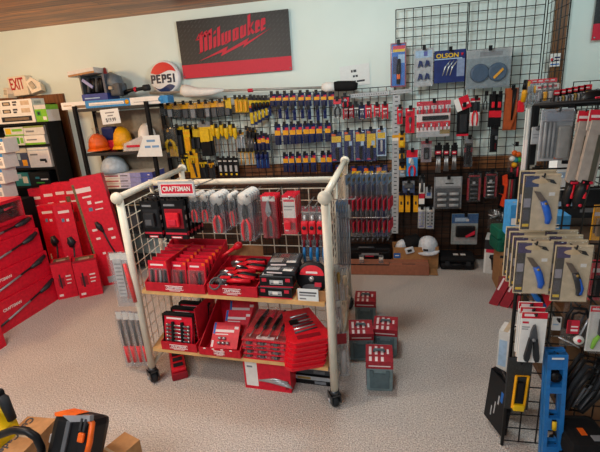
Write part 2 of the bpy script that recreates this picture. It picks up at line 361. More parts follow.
gridpanel(-1.11, -.50, 1.71, 'low black wire grid panel behind the small blue tool pouches')
gridpanel(-.50, .10, 1.71, 'low black wire grid panel behind long blue tool cards, beside the grey strip')
gridpanel(.10, .705, 2.34, 'tall black wire grid panel holding the blue saw blade card')
gridpanel(.705, 1.305, 2.34, 'tall black wire grid panel holding the large twin clamshell')
# panel projecting from the wall
t = thing('wire_grid_panel', 'black wire grid panel projecting from the wall in front of the wooden post', 'grid panel', 'black wire grid panels along the wall', (1.318, 4.11, .06))
lattice(G(), (0, 0, 0), (0, -.46, 0), (0, 0, 2.28), 6, 30, .0026, WIRE).build('lattice', t)
G().tube([(0, 0, 0), (0, -.46, 0), (0, -.46, 2.28), (0, 0, 2.28)], .0045, WIRE, 6, True).build('frame', t)
def hook(X, Z, y1, panel=None, tagm=BLACK):
    for x0, x1, t in PANELS:
        if x0 <= X < x1 or (X < -2.155 and x0 == -2.155) or (X >= 1.305 and x1 == 1.305):
            o = t.location; g = G()
            g.tube([(X-o.x, 0, Z-o.z), (X-o.x, y1-.03-o.y, Z-o.z), (X-o.x, y1-.035-o.y, Z-o.z+.02)], .004, BLACK, 6)
            g.box(X-o.x-.014, X-o.x+.014, y1-.044-o.y, y1-.036-o.y, Z-o.z-.004, Z-o.z+.036, tagm)
            g.build('hook', t); return
# ================================================================ packaged hand tools
def bar(root, name, pts, r, m, label=None, seg=8):
    return G().tube(pts, r, m, seg).build(name, root, label)
def blob(root, name, w, h, u0, v0, u1, v1, m, y0=-.028, y1=-.005, b=.006, label=None):
    """rounded body on a card; u,v measured 0..1 across and down the card"""
    return G().box((u0-.5)*w, (u1-.5)*w, y0, y1, -v1*h, -v0*h, m, b).build(name, root, label)
def P(w, h, y, *uv): return [((u-.5)*w, y, -v*h) for u, v in uv]
def t_pliers(grip, steel=STEEL, a=.2, b=.92):
    def f(root, w, h):
        L = b-a; y = -.016; o = G()
        o.ext([((u-.5)*w, -(a+v*L)*h) for u, v in ((.42, .05), (.48, 0), (.52, 0), (.58, .05), (.68, .26), (.6, .38), (.5, .42), (.4, .38), (.32, .26))], y-.007, y+.007, steel)
        o.lathe([(w*.08, y-.012), (w*.08, y-.006)], steel, 10, 'y', (0, 0, -(a+.3*L)*h))
        p = o.build('pliers', root)
        for s in (-1, 1): G().tube(P(w, h, y, (.5+s*.05, a+.38*L), (.5+s*.24, a+.55*L), (.5+s*.27, a+.78*L), (.5+s*.2, b)), [w*.07, w*.1, w*.1, w*.075], grip, 8).build('grip', p)
    return f
def t_driver(grip, steel=DSTEEL, a=.15, b=.95, r=.2):
    def f(root, w, h):
        y = -.02; L = b-a
        p = G().tube(P(w, h, y, (.5, a), (.5, a+.05*L), (.5, a+.3*L), (.5, a+.38*L), (.5, a+.42*L)), [w*r*.7, w*r, w*r, w*r*.6, w*r*.5], grip, 10).build('screwdriver', root)
        G().tube(P(w, h, y, (.5, a+.42*L), (.5, b)), w*.05+.0015, steel, 6).build('shaft', p)
    return f
def t_blob(name, m, u0=.2, v0=.4, u1=.8, v1=.92, m2=None, n2='grip'):
    def f(root, w, h):
        p = blob(root, name, w, h, u0, v0, u1, v1, m)
        if m2: blob(p, n2, w, h, u0+.1, v0+(v1-v0)*.45, u1-.1, v1-.04, m2, y0=-.034)
    return f
def t_wrench(m=STEEL, n=1, a=.3, b=.97):
    def f(root, w, h):
        for i in range(n):
            u = .5+(i-(n-1)/2)*.3; g = G()
            g.tube(P(w, h, -.014, (u, a), (u+.02, (a+b)/2), (u-.03, b)), [w*.12, w*.07, w*.11], m, 8)
            g.lathe([(w*.16, -.02), (w*.16, -.008)], m, 10, 'y', ((u-.53)*w, 0, -b*h))
            g.build('wrench', root)
    return f
def t_saw(grip, blade=STEEL):
    def f(root, w, h):
        p = G().ext([((u-.5)*w, -v*h) for u, v in ((.3, .3), (.6, .3), (.75, .95), (.6, .97))], -.012, -.009, blade).build('blade', root)
        G().tube(P(w, h, -.014, (.3, .2), (.65, .2), (.6, .38), (.35, .4)), w*.09, grip, 8, True).build('grip', root)
    return f
def pack(name, label, cat, group, px, Y, base, f=[], th=.008, tool=None, clear=False, rz=0, rx=0, hk=True, rim=None, cardname='card', tab=False):
    X, Zt, w, h = rect(px, Y)
    t = thing(name, label, cat, group, (X, Y, Zt), rz, rx)
    G().pbox(-w/2, w/2, -.004, th-.004, -h, 0, base, f=f).build(cardname, t)
    if tool:
        for q in (tool if isinstance(tool, (list, tuple)) else [tool]): q(t, w, h)
    if clear: G().box(-w*.47, w*.47, -.042, -.0045, -h*.985, -h*.02, CLEAR, .008).build('clear_shell', t)
    if hk: hook(X, Zt-min(.012, h*.08), Y)
    return t
YP = 4.045
# ---- yellow-topped tools, upper row (px centre, width)
BAND = lambda c, v0, v1, u0=0, u1=1: (u0, 1-v1, u1, 1-v0, c)
HEADS = [(164, 7, 104, 116), (170.5, 7, 104, 117), (178, 8, 104, 118), (186, 8, 103, 118), (193.5, 7, 103, 118), (201.5, 8, 102, 118), (208, 6, 102, 117), (214.5, 8, 101, 117), (222, 8, 101, 116)]
for i, (c, w_, a, b_) in enumerate(HEADS):
    bodym = [CHAR, GREY, CHAR, DGREY, GREY, CHAR, GREY, DGREY, CHAR][i]
    pack('tool_pouch', f'{ORD[i]} small yellow-topped tool pouch along the upper row, counted from the wire shelf end', 'tool pouch', 'yellow-topped pouches in the upper row',
         (c-w_/2, a, c+w_/2, b_), YP, CHAR, [BAND(DYEL, 0, .38)], tool=[t_blob('blade', bodym, .2, .42, .8, 1.0)], clear=(i % 2 == 0))
pack('folding_rule', 'tall yellow and black pack after the small yellow-topped pouches', 'tool pack', None, (224, 98, 231.5, 116), YP, CHAR, [BAND(YEL, 0, .6)], tool=t_blob('case', DGREY, .2, .55, .8, .95))
for i in range(3):
    pack('tape_sleeve', f'{ORD[i]} of three bright yellow sleeves side by side in the upper row', 'sleeve', 'three bright yellow sleeves',
         (235+i*4.6, 97.5, 239.3+i*4.6, 114), YP, YEL, [BAND(DYEL, .3, .4), BAND(CHAR, .9, 1)], tool=t_blob('rib', DYEL, .25, .2, .75, .85))
# fan of diagonal blue and yellow packs
for i in range(5):
    c = 252.5+i*3.6
    pack('chisel_card', f'{ORD[i]} card in the fan of slanting yellow and navy chisel cards', 'chisel card', 'fan of slanting chisel cards',
         (c-3, 97+i*.3, c+4, 125-i*2.2), YP-.03+i*.012, NAVY, [BAND(YEL, .1, .3), BAND(YEL, .55, .95, 0, .45), BAND(ORG, .3, .38)], rz=.5, tool=t_driver(BLACK, STEEL, .2, .95, .22))
# ---- yellow and black tools, middle row
pack('tool_card', 'large black and yellow tool card hanging next to the open shelf of hard hats', 'tool card', None, (162.5, 127, 179, 158), YP-.03, CHAR,
     [BAND(YEL, .62, .95, .1, .9), BAND(DYEL, .08, .16, .1, .5)], th=.012, rz=-.15, tool=[t_pliers(YEL, DSTEEL, .15, .8)], clear=True)
pack('tool_card', 'narrow black pack beside the large black and yellow tool card', 'tool card', None, (177, 126, 184, 156), YP, BLACK, [BAND(YEL, .02, .12)], tool=t_blob('case', CHAR, .15, .3, .85, .9))
pack('rule_card', 'tall plain yellow card in the middle row of the yellow tools', 'tool card', None, (184, 126, 193.5, 153), YP, YEL, [BAND(DYEL, .2, .3), BAND(CHAR, .05, .12, .2, .8), BAND(DYEL, .55, .8, .2, .8)], tool=t_blob('case', DYEL, .2, .4, .7, .9))
for i, (a, c) in enumerate(((190.5, 196), (196, 201.5))):
    pack('tool_card', ['yellow-over-black tool card beside the tall plain yellow card', 'yellow-over-black tool card with its twin, nearer the black holster'][i], 'tool card', 'yellow-over-black twin cards', (a, 127, c, 149), YP, BLACK, [BAND(YEL, 0, .45)], tool=t_blob('grip', CHAR, .25, .5, .75, .97))
t = pack('holster', 'black tool holster with broad yellow flap under a grey top', 'holster', None, (200.5, 122, 213, 156), YP-.02, BLACK, [BAND(GREY, 0, .14), BAND(YEL, .14, .55)], th=.02, tool=[t_blob('flap', YEL, .06, .2, .8, .58), t_blob('sheath', BLACK2, .2, .55, .85, 1)])
for i in range(6):
    c = 215+i*4.3; z = 123+(i % 2)*3
    pack('long_screwdriver', f'{ORD[i]} yellow-handled screwdriver with long shaft, counted from the black holster', 'screwdriver', 'yellow-handled screwdrivers in the middle row',
         (c-2.6, z, c+2.6, z+31), YP-.02*(i % 2), CLEAR, [], th=.003, tool=t_driver(YEL, TAN2, .02, .96, .42), cardname='sleeve')
for i, c in enumerate((238, 242.5)):
    pack('drill_bit_tube', ['pale drill bit tube next to the long screwdrivers', 'pale drill bit tube next to the grey file cluster'][i], 'bit tube', 'pale drill bit tubes', (c-2, 132, c+2, 150), YP, LGREY, [BAND(DYEL, 0, .15), BAND(CHAR, .3, .35)], th=.014, tool=t_blob('bit', SILV, .3, .25, .7, .9))
for i in range(3):
    c = 248.5+i*3.4
    pack('file_card', f'{ORD[i]} narrow grey file card between the pale tubes and the navy packs', 'file card', 'narrow grey file cards', (c-1.6, 128+i, c+1.6, 150), YP, DGREY, [BAND(DYEL, 0, .12)], tool=t_driver(BLACK, STEEL, .1, .95, .3))
# ---- lower row, yellow side
LOW = [(182, 189, 155, 172, YEL, BLACK, 'yellow pistol-shaped caulk tool card low on the wall beside the paper sign'), (189.5, 199, 153, 178, DYEL, YEL, 'broad yellow card low on the wall above the rack'),
       (200, 208, 160, 178, BLACK, YEL, 'black card with yellow hook tool low on the wall'), (209, 215, 161, 178, CHAR, DYEL, 'slim black card with yellow stripe low on the wall')]
for a, c, y0, y1, bm_, tm_, lb in LOW:
    pack('tool_card', lb, 'tool card', None, (a, y0, c, y1), YP-.02, bm_, [BAND(tm_, .1, .22)], tool=t_saw(tm_, CHAR))
for i in range(4):
    c = 220.5+i*5.2
    pack('bit_box', f'{ORD[i]} black box with white print in the lower row, counted from the yellow tools', 'box', 'black and white boxes in the lower row', (c-2.4, 158, c+2.4, 176), YP, BLACK, [BAND(WHITE, .12, .2, .15, .85), BAND(LGREY, .4, .75, .25, .75), BAND(YEL, .85, .95, .3, .7)], th=.03)
for i in range(4):
    c = 241.5+i*4
    pack('mini_hammer', f'{ORD[i]} yellow T-handled tool in the lower row beside the navy packs', 'T-handle tool', 'yellow T-handled tools', (c-2.4, 150, c+2.4, 165), YP-.02, CLEAR, [], th=.003, cardname='sleeve',
         tool=[lambda r_, w_, h_: bar(r_, 'grip', P(w_, h_, -.012, (.1, .12), (.9, .12)), .007, YEL), lambda r_, w_, h_: bar(r_, 'shaft', P(w_, h_, -.012, (.5, .12), (.5, .95)), .005, DYEL)])
# ---- blue packs: rows over the plain grid
NAVB = mat('navy_pouch', '#13245c', .5, spec=.25)
def bluepack(px, lb, grp, Y=YP, deep=1, ty=.30):
    return pack('bit_pouch', lb, 'tool pouch', grp, px, Y, NAVB, [BAND(DYEL, ty, ty+.24, .0, .92), BAND(SRED, ty-.12, ty+.02, .4, .95), BAND(NAVY, .02, .1, .1, .9)], tool=t_blob('bit', mat('dark_navy', '#0c1638', .5), .2, .6, .8, .98))
for i, c in enumerate((273, 279, 286, 293, 301.5, 308.5, 317, 324, 331.5)):
    bluepack((c-2.9, 92+(8-i)*.25, c+2.9, 106.3), f'{ORD[i]} navy pouch with yellow band in the top row, counted from the slanting chisel cards', 'navy pouches in the top row')
for i, c in enumerate((280, 287, 294.5, 302.5, 309.5, 318, 325)):
    pack('flat_bit', f'{ORD[i]} slim navy bit hanging in the second row, counted from the slanting chisel cards', 'drill bit', 'slim navy bits in the second row', (c-1.6, 108, c+1.6, 118.5+(i % 3)), YP, NAVB, [BAND(BLUE, .02, .1)], tool=t_driver(NAVY, NAVY, .05, .98, .5))
for i, c in enumerate((278, 286, 293, 299.5, 306.5, 312.5, 319.5, 328)):
    bluepack((c-3.0, 124-i*.2, c+3.0, 145-i*.5), f'{ORD[i]} tall navy pouch with yellow band in the third row, counted from the file cards', 'navy pouches in the third row')
for i, c in enumerate((255.5, 259.5, 263.5, 267.5)):
    bluepack((c-2.1, 133+i % 2*2, c+2.1, 150), f'{ORD[i]} small navy pouch in the cluster beside the file cards', 'cluster of small navy pouches')
for i, c in enumerate((258, 262.5, 267)):
    pack('flat_bit', f'{ORD[i]} navy bit sleeve below the cluster of small navy pouches', 'drill bit', 'navy bit sleeves below the cluster', (c-2, 152, c+2, 168), YP, NAVB, [BAND(NAVY, .5, .9, .2, .8)], tool=t_driver(NAVY, BLUE, .05, .95, .5))
for i, c in enumerate((286, 292, 299, 306, 313.5, 323.5, 329.5)):
    bluepack((c-2.6, 154-i*.3, c+2.6, 172), f'{ORD[i]} navy pouch with pale and yellow band in the lowest row', 'navy pouches in the lowest row', ty=.25)
# long blister cards with blue back
for i, (a, b_, c, d_) in enumerate(((331, 132, 342.3, 162), (344, 130, 353.5, 161), (355, 130, 365.5, 161), (366, 129, 376.2, 161))):
    pack('drill_bit_card', ['long blue and yellow blister card at the end by the third-row pouches', 'long blue card with slim yellow label, second toward the grey strip', 'long blue card with yellow label and pink corner stripe, third toward the grey strip', 'long blue card with the largest yellow label, fourth toward the grey strip'][i],
         'blister card', 'long blue blister cards', (a, b_, c, d_), YP, NAVB, [BAND(YEL, [.14, .16, .12, .14][i], [.34, .34, .36, .58][i], [.08, .1, .1, .1][i], [.92, .7, .95, .95][i]), BAND(ORG, .06, .13, .1, .45), BAND(SKY, .36, .5, .55, .85), BAND(SRED, .9, .95, .1, .5)],
         tool=t_blob('bit', BLACK, .4, .5, .7, .92), clear=True)
pack('drill_bit_card', 'pale clear blister card with a grey bit beside the grey strip', 'blister card', 'long blue blister cards', (376.6, 128, 386.3, 156), YP, SKY, [BAND(YEL, .16, .36, .1, .9), BAND(ORG, .05, .14, .1, .45), BAND(NAVB, .4, .95, .1, .9)], tool=t_blob('bit', LGREY, .4, .42, .62, .82), clear=True)
for i, (a, b_, c, d_) in enumerate(((336, 165, 346, 190), (351, 166, 362.5, 191), (363, 166, 374, 191), (375.5, 165, 387.5, 194))):
    pack('saw_blade_card', ['blue and yellow card below the long blisters, right beside the cream rack post', 'blue and yellow card below the second long blister', 'blue and yellow card below the fourth long blister', 'thick clear blue and yellow pack below the pale blister card'][i],
         'blister card', 'blue and yellow cards in the lowest row', (a, b_, c, d_), YP, NAVB, [BAND(YEL, .2, .46, .08, .92), BAND(ORG, .08, .2, .12, .5)], tool=t_blob('blade', DGREY, .25, .55, .6, .95), clear=(i == 3))
for i, c in enumerate((378, 384)):
    pack('blue_sling', ['dark blue bundled strap hanging below the thick clear pack', 'dark blue bundled strap hanging next to the grey strip'][i], 'strap', 'dark blue bundled straps', (c-3.5, 197, c+3.5, 236), YP, NAVY, [BAND(YEL, .7, .85, .2, .6)], tool=t_driver(NAVB, NAVY, .05, .95, .4))
# snips row with red tops
for i, c in enumerate((346, 351, 356.5, 362, 368.5, 377, 385)):
    pack('nail_set', f'{ORD[i]} small red-topped pouch along the row under the short grey rail', 'tool pouch', 'red-topped pouches under the grey rail', (c-3.2, 104+(i % 2)*.8, c+3.2, 119-(i % 3)), YP, [RED, RED, DGREY, NAVY, RED, RED, RED][i], [BAND(WHITE, .28, .36, .2, .8)], tool=[t_wrench(STEEL, 2, .4, .98)])
t = pack('snips_pack', 'black and red snips in a clear pack beneath the foam-covered pole end', 'snips', None, (332.5, 99, 343, 118), YP-.04, CLEAR, [], th=.003, tool=[t_pliers(BLACK, DSTEEL, .05, .95)], clear=True, cardname='sleeve')
blob(t, 'label_tab', .09, .15, .1, .0, .9, .3, RED)
pack('snips_pack', 'red and white carded snips hanging just behind the foam-covered pole end', 'snips', None, (341, 96, 350, 108), YP-.02, CHAR, [BAND(RED, .1, .5, .3, .9), BAND(WHITE, .6, .8, .1, .5)], tool=t_pliers(RED))
# ---- grey perforated strips
x, zt, ww, hh = rect((391, 95, 398.2, 233), 4.08)
holes = [(.3, 1-v-.008, .7, 1-v, DGREY) for v in [i/34+.01 for i in range(34)]]
t = thing('slotted_strip', 'tall grey slotted metal strip standing upright between the grid panels', 'metal strip', None, (x, 4.08, zt-hh), ry=.012)
G().pbox(-ww/2, ww/2, -.012, .012, 0, hh, LGREY, f=holes).build('channel', t)
G().pbox(-ww/2, ww/2, -.014, -.011, hh*.69, hh*.73, DYEL, f=[(0, 0, 1, .5, WHITE)]).build('sticker', t)
for (a, b_, c, d_), lb, ry in (((349, 92.5, 388, 97), 'short grey slotted rail lying level above the red-topped pouches', -.015), ((389, 89.5, 412, 95.5), 'shorter grey slotted rail beside the top of the tall grey strip', -.03)):
    x, zt, ww, hh = rect((a, b_, c, d_), 4.07)
    t = thing('slotted_rail', lb, 'metal rail', None, (x, 4.07, zt), ry=ry)
    G().pbox(-ww/2, ww/2, -.012, .012, -.035, 0, LGREY, f=[(u, .35, u+.02, .65, DGREY) for u in [.03+i*.06 for i in range(16)]]).build('channel', t)
    G().box(-ww/2, -ww/2+.012, -.013, .013, -.037, .002, GREY).build('end_cap', t)
# ---- cards on the tall panels
t = pack('saw_blade_pack', 'dark blue card with yellow heading and curved blades high on the grid', 'blister card', None, (434, 50, 464.8, 82.5), YP, mat('olson_blue', '#1c2c66', .4, var=.2, scale=14), [(.74, .18, .98, .72, mat('grey_blue', '#7f8fae', .5)), (.0, .72, .9, .75, SKY)], th=.01)
X, Zt, w, h = rect((434, 50, 464.8, 82.5), YP)
text('OLSON', .05, YEL, t, (-.02, -.006, -.045), wid=w*.72, bold=.0012)
bar(t, 'maple_leaf', [(w*.4, -.006, -.03), (w*.4, -.006, -.05)], [.012, .006], SRED)
for k in range(3): G().tube([(w*(-.22+.12*k), -.007, -h*.78), (w*(-.14+.12*k), -.007, -h*.52), (w*(.02+.12*k), -.007, -h*.33)], [.004, .008, .003], SILV, 6).build('blade', t)
t = pack('knife_card', 'blue and red edged card holding a black and orange knife high on the grid', 'blister card', None, (390.5, 43, 406, 87), YP, mat('card_rose', '#8a3f55', .5), [(.08, .03, .92, .97, BLUE), (.15, .8, .92, .92, YEL), (.15, .86, .92, .94, SRED), (.15, .3, .45, .7, NAVY), (.5, .55, .9, .74, SKY)], th=.012,
     tool=[lambda r_, w_, h_: bar(r_, 'knife', P(w_, h_, -.018, (.55, .36), (.52, .6), (.5, .93)), [w_*.1, w_*.15, w_*.12], BLACK), lambda r_, w_, h_: blob(r_, 'slider', w_, h_, .4, .7, .62, .82, ORG, y0=-.036)], clear=True)
t = pack('clamp_card', 'clear clamshell with four small blue clamps high on the grid', 'clamshell', None, (414, 48.5, 433, 86.5), YP, LGREY, [(.06, .76, .94, .95, SKY), (.5, .8, .7, .92, VIOLET)], clear=True)
X, Zt, w, h = rect((414, 48.5, 433, 86.5), YP)
for v in (.4, .74):
    for u in (.32, .68): G().ext([((u-.5+a*.14)*w, -(v+b_*.09)*h) for a, b_ in ((-1, 1), (-.4, -1), (.6, -.8), (1, .9), (.3, .6), (.2, -.2), (-.2, .5))], -.03, -.006, NAVB).build('clamp', t)
t = pack('wheel_clamshell', 'large clear clamshell with two round blue-grey hole cutters', 'clamshell', None, (466, 49, 510.5, 88), YP, LGREY, [(.02, .78, .98, .97, mat('greyish', '#9aa2a6', .5)), (.3, .82, .8, .93, GREY), (0, 0, 1, .78, mat('mid_grey_blue', '#7f8c93', .5))], clear=True)
X, Zt, w, h = rect((466, 49, 510.5, 88), YP)
for u, c in ((.3, mat('disc_blue', '#39516b', .4)), (.7, mat('disc_blue_grey', '#3f566e', .4))):
    G().lathe([(w*.21, -.004), (w*.21, -.024), (w*.18, -.03), (w*.12, -.024)], c, 28, 'y', ((u-.5)*w, 0, -h*.6)).build('cutter', t)
G().ext([(w*.1, -h*.72), (w*.3, -h*.5), (w*.33, -h*.55), (w*.13, -h*.78)], -.035, -.03, DYEL).build('sticker', t)
# mid area
Q = YP
pack('red_card', 'small plain red card hanging next to the grey strip top', 'tool card', None, (397, 107, 402.6, 124), Q, RED, [BAND(WHITE, .1, .18, .2, .8)], tool=t_driver(GREY, STEEL, .35, .9, .25))
pack('red_card', 'tall red card with a slim dark tool beside the small plain red card', 'tool card', None, (405.5, 108, 414.6, 133), Q, RED, [BAND(WHITE, .06, .12, .2, .8), BAND(DRED, .2, .3, .15, .6)], tool=t_driver(DGREY, STEEL, .35, .92, .16))
t = pack('bit_set_clamshell', 'big clear clamshell full of red-capped bits, widest pack on the wall', 'clamshell', None, (416.5, 101, 450, 137), Q, PALE, [BAND(SRED, 0, .12), BAND(BRED, .22, .34), BAND(BRED, .56, .72), BAND(LGREY, .84, 1), BAND(BRASS, .8, .92, .7, 1)], clear=True)
X, Zt, w, h = rect((416.5, 101, 450, 137), Q)
blob(t, 'bit_rail', w, h, .16, .4, .94, .52, BLACK)
for k in range(9): G().tube([((k/9.5-.42)*w, -.014, -h*(.1 if k % 2 else .13)), ((k/9.5-.42)*w, -.014, -h*.32)], [.006, .009], SRED if k % 2 else SILV, 6).build('bit', t)
for k in range(8): G().tube([((k/8.5-.42)*w, -.014, -h*.6), ((k/8.5-.42)*w, -.014, -h*.8)], [.009, .005], SILV if k % 2 else SRED, 6).build('bit', t)
t = pack('knife_pouch', 'black pouch with tilted red and white header', 'tool pouch', None, (457, 105, 469, 136), Q, BLACK, [BAND(RED, .93, 1), BAND(DGREY, .3, .8, .25, .75)], th=.02, tool=t_blob('pocket', CHAR, .2, .3, .8, .88))
X, Zt, w, h = rect((454, 98, 468, 110), Q-.02)
G().pbox(-w*.62, w*.45, -.03, -.022, -.035, .075, RED, f=[(0, 0, .35, 1, WHITE), (.45, .3, .9, .45, PALE)]).build('header', t).rotation_euler = (0, -.35, 0)
pack('pliers_card', 'red-handled pliers on a red and white card near the top of the lower rows', 'pliers', None, (470, 98, 479.5, 126), Q, WHITE, [BAND(RED, 0, .1), BAND(CHAR, .14, .5)], tool=t_pliers(BRED, DSTEEL, .1, .98))
pack('small_black_tool', 'small black tool hanging alone past the red-handled pliers', 'hand tool', None, (482, 94, 488, 110), Q, CLEAR, [], th=.003, tool=t_pliers(BLACK, DSTEEL, .02, .98), cardname='sleeve')
pack('yellow_card', 'small yellow card beside the grey strip below the red cards', 'tool card', None, (398.5, 133, 405, 147.5), Q, DYEL, [BAND(CHAR, .3, .5, .2, .8)], tool=t_blob('case', YEL, .2, .55, .8, .9))
pack('black_yellow_tape', 'small black and yellow tool below the small yellow card', 'tool card', None, (399, 150, 404.5, 162), Q, CHAR, [BAND(DYEL, .3, .7)], tool=t_blob('case', CHAR, .25, .3, .75, .8))
pack('grey_card', 'small grey and yellow card beside the grey strip at plank height', 'tool card', None, (399, 166, 405.5, 177), Q, GREY, [BAND(DYEL, 0, .35), BAND(SKY, .6, .85, .2, .8)], tool=t_blob('blade', LGREY, .2, .4, .8, .6))
pack('pliers_card', 'blue and red card with red-handled pliers beside the grey strip', 'pliers', None, (406.5, 150, 417.5, 176), Q, LBLUE, [BAND(RED, 0, .28), BAND(WHITE, .3, .5, .2, .5)], tool=t_pliers(BRED, SILV, .3, 1.0))
pack('gun_clamshell', 'greyish clamshell with a black gun-shaped tool and red header', 'clamshell', None, (421, 141, 431.5, 162), Q, mat('grey_rose', '#8c7f86', .5), [BAND(DRED, 0, .14)], tool=t_blob('tool', BLACK, .25, .3, .75, .85, DGREY), clear=True)
for i, (a, c) in enumerate(((434.5, 442), (443, 449.5), (451, 457.5))):
    t = pack('wrench_pouch', ['small black-topped wrench bundle next to the grey gun clamshell', 'middle one of three small black-topped wrench bundles', 'small black-topped wrench bundle next to the dark folded tool'][i], 'wrench bundle', 'three black-topped wrench bundles', (a, 145, c, 158), Q, BLACK, [BAND(SRED, .45, .7, .15, .85), BAND(WHITE, .52, .6, .3, .7)])
    X, Zt, w, h = rect((a, 145, c, 173-i*1.5), Q)
    for k in range(3): G().tube(P(w, h, -.01-.006*k, (.35+.15*k, .4), (.3+.22*k, .72), (.25+.25*k, .97)), [.007, .005, .009], STEEL, 6).build('wrench', t)
pack('folded_tool', 'dark folded tool in a clear sleeve past the wrench bundles', 'tool card', None, (464, 137, 472.5, 167), Q, CHAR, [BAND(DRED, .35, .5), BAND(GREY, 0, .2)], tool=t_blob('tool', BLACK, .2, .25, .7, .9), clear=True)
t = pack('battery_clamshell', 'wide clear clamshell packed with grey cylinders under a white card', 'clamshell', None, (434, 177, 461.5, 208.5), Q-.02, GREY, [BAND(LGREY, 0, .28, .05, .95), BAND(DGREY, .34, 1, .03, .97), (.4, .78, .7, .82, BLACK)], th=.02, clear=True)
X, Zt, w, h = rect((434, 177, 461.5, 208.5), Q-.02)
for v in (.52, .7, .88):
    for u in (.28, .72): G().tube([((u-.16-.5)*w, -.022, -v*h), ((u+.16-.5)*w, -.022, -v*h)], .013, LGREY, 10).build('cylinder', t)
for i, ((a, b_, c, d_), m2) in enumerate((((467, 172, 480.5, 201.5), DGREY), ((484, 171, 497, 198), SILV))):
    t = pack('socket_card', ['black and red socket card above the blue sander pack', 'black and red socket card with brighter sockets beside the orange-handled picks'][i], 'socket card', 'black and red socket cards', (a, b_, c, d_), Q, BLACK, [(.0, .05, .16, .8, DRED), (.84, .05, 1, .8, DRED), (.1, .84, .9, .9, DRED), (.4, .6, .6, .68, LGREY)], clear=True)
    X, Zt, w, h = rect((a, b_, c, d_), Q)
    for k in range(4): G().tube([(-w*.26, -.014, -h*(.42+.15*k)), (w*.26, -.014, -h*(.42+.15*k))], .008, m2, 8).build('socket', t)
pack('glue_card', 'slim white and red glue card with a black nozzle', 'glue card', None, (419, 176, 424.6, 204), Q, WHITE, [BAND(CHAR, 0, .25), BAND(BRASS, .45, .58, .2, .8), BAND(SRED, .62, .8)], tool=[lambda r_, w_, h_: bar(r_, 'nozzle', P(w_, h_, -.012, (.5, .0), (.5, .2), (.5, .55)), [.004, .012, .014], DGREY)])
pack('small_blister', 'small grey and blue blister beside the slim glue card', 'blister card', None, (425.5, 187, 432, 198), Q, LGREY, [BAND(BLUE, .5, .8, .2, .8)], tool=t_blob('part', CHAR, .3, .1, .7, .45), clear=True)
pack('drill_bit_box', 'dark blue-grey packet above three yellow tubes', 'packet', None, (402.5, 181, 414.5, 193), Q, mat('slate_blue', '#3b4a6b', .5), [BAND(GREY, 0, .35), BAND(WHITE, .62, .75, .45, .6)], th=.02, tool=t_blob('blister', DGREY, .15, .15, .85, .55))
for i, c in enumerate((401.2, 407.8, 415.8)):
    pack('spade_bit', f'{["yellow tube next to the grey strip", "middle one of three yellow tubes", "yellow tube next to the slim glue card"][i]} under the blue-grey packet', 'yellow tube', 'three yellow tubes', (c-2.3, 192.5, c+2.3, 212), Q, DYEL, [BAND(NAVB, 0, .14), BAND(CHAR, .45, .62, .3, .7)], th=.02, tool=t_blob('cap', NAVB, .1, .0, .9, .12))
for i, (a, c, d_) in enumerate(((418, 425.2, 228), (426, 434, 228.5))):
    t = pack('bit_strip', ['plain pale strip card of bits under the glue card', 'pale strip card with dark stripes under the small grey blister'][i], 'strip card', 'pale strip cards', (a, 207, c, d_), Q, LGREY, [BAND(WHITE, .05, .2)]+[BAND([LILAC, DGREY][i], .25+.16*k, .33+.16*k, .15, .85) for k in range(4)]+[BAND(VIOLET, .88, .94, .2, .8)], tool=t_blob('blister', SILV, .35, .25, .65, .85), clear=True)
t = pack('sander_pack', 'blue and white card with a black power tool hanging above the black case', 'tool card', None, (451.5, 214, 477.5, 244), Q-.03, mat('sand_card', '#8e9a9c', .55), [BAND(mat('pack_blue', '#23588c', .5), 0, .3), BAND(SKY, .12, .24, .12, .6), (.55, .76, .65, .84, WHITE), BAND(LGREY, .78, .9, .1, .9)], th=.02, clear=True)
X, Zt, w, h = rect((451.5, 214, 477.5, 244), Q-.03)
blob(t, 'tool', w, h, .14, .36, .9, .74, BLACK, y0=-.045, b=.02); G().ext([(0, -h*.68), (w*.36, -h*.5), (w*.36, -h*.62), (w*.05, -h*.74)], -.05, -.045, SRED).build('sticker', t)
# upper right of the wall
for i, (a, c) in enumerate(((489, 495), (495, 501.5))):
    t = pack('multi_cutter', ['black and red cutter hanging toward the red-handled pliers', 'black and red cutter hanging toward the orange sheath'][i], 'cutter', 'pair of black and red cutters', (a, 94, c, 127), Q-.03, BLACK, [BAND(BRED, .5, .7), BAND(LGREY, .25, .35, .2, .6)], th=.025, tool=t_blob('grip', BLACK2, .15, .05, .85, .45, BRED))
pack('folding_knife', 'small black and dark red folding tool below the black and red cutters', 'folding tool', None, (490, 127, 497.5, 152), Q, CHAR, [BAND(DRED, .65, .9, .2, .8)], tool=[t_blob('tool', BLACK, .15, .3, .6, .95), t_blob('clip', STEEL, .55, .35, .9, .5)])
t = pack('saw_sheath', 'orange rust-coloured saw sheath hanging near the wall corner', 'sheath', None, (504, 88, 517, 130), Q-.02, BORG, [], th=.03, rz=-.2)
X, Zt, w, h = rect((504, 88, 517, 130), Q-.02)
G().ext([(-w*.42, 0), (w*.4, 0), (w*.45, -h*.6), (w*.1, -h*.98), (-w*.45, -h*.95)], -.028, -.004, mat('rust_orange', '#a54a14', .5)).build('sheath_face', t)
bar(t, 'handle', [(w*.18, -.035, -h*.02), (w*.16, -.035, -h*.4), (w*.1, -.035, -h*.75)], [.018, .012, .006], BLACK)
t = pack('sling_card', 'bundle of orange, white and green balls in a net bag', 'ball bag', None, (508, 144, 521, 172), Q-.04, CLEAR, [], th=.003, cardname='bag')
X, Zt, w, h = rect((508, 144, 521, 172), Q-.04)
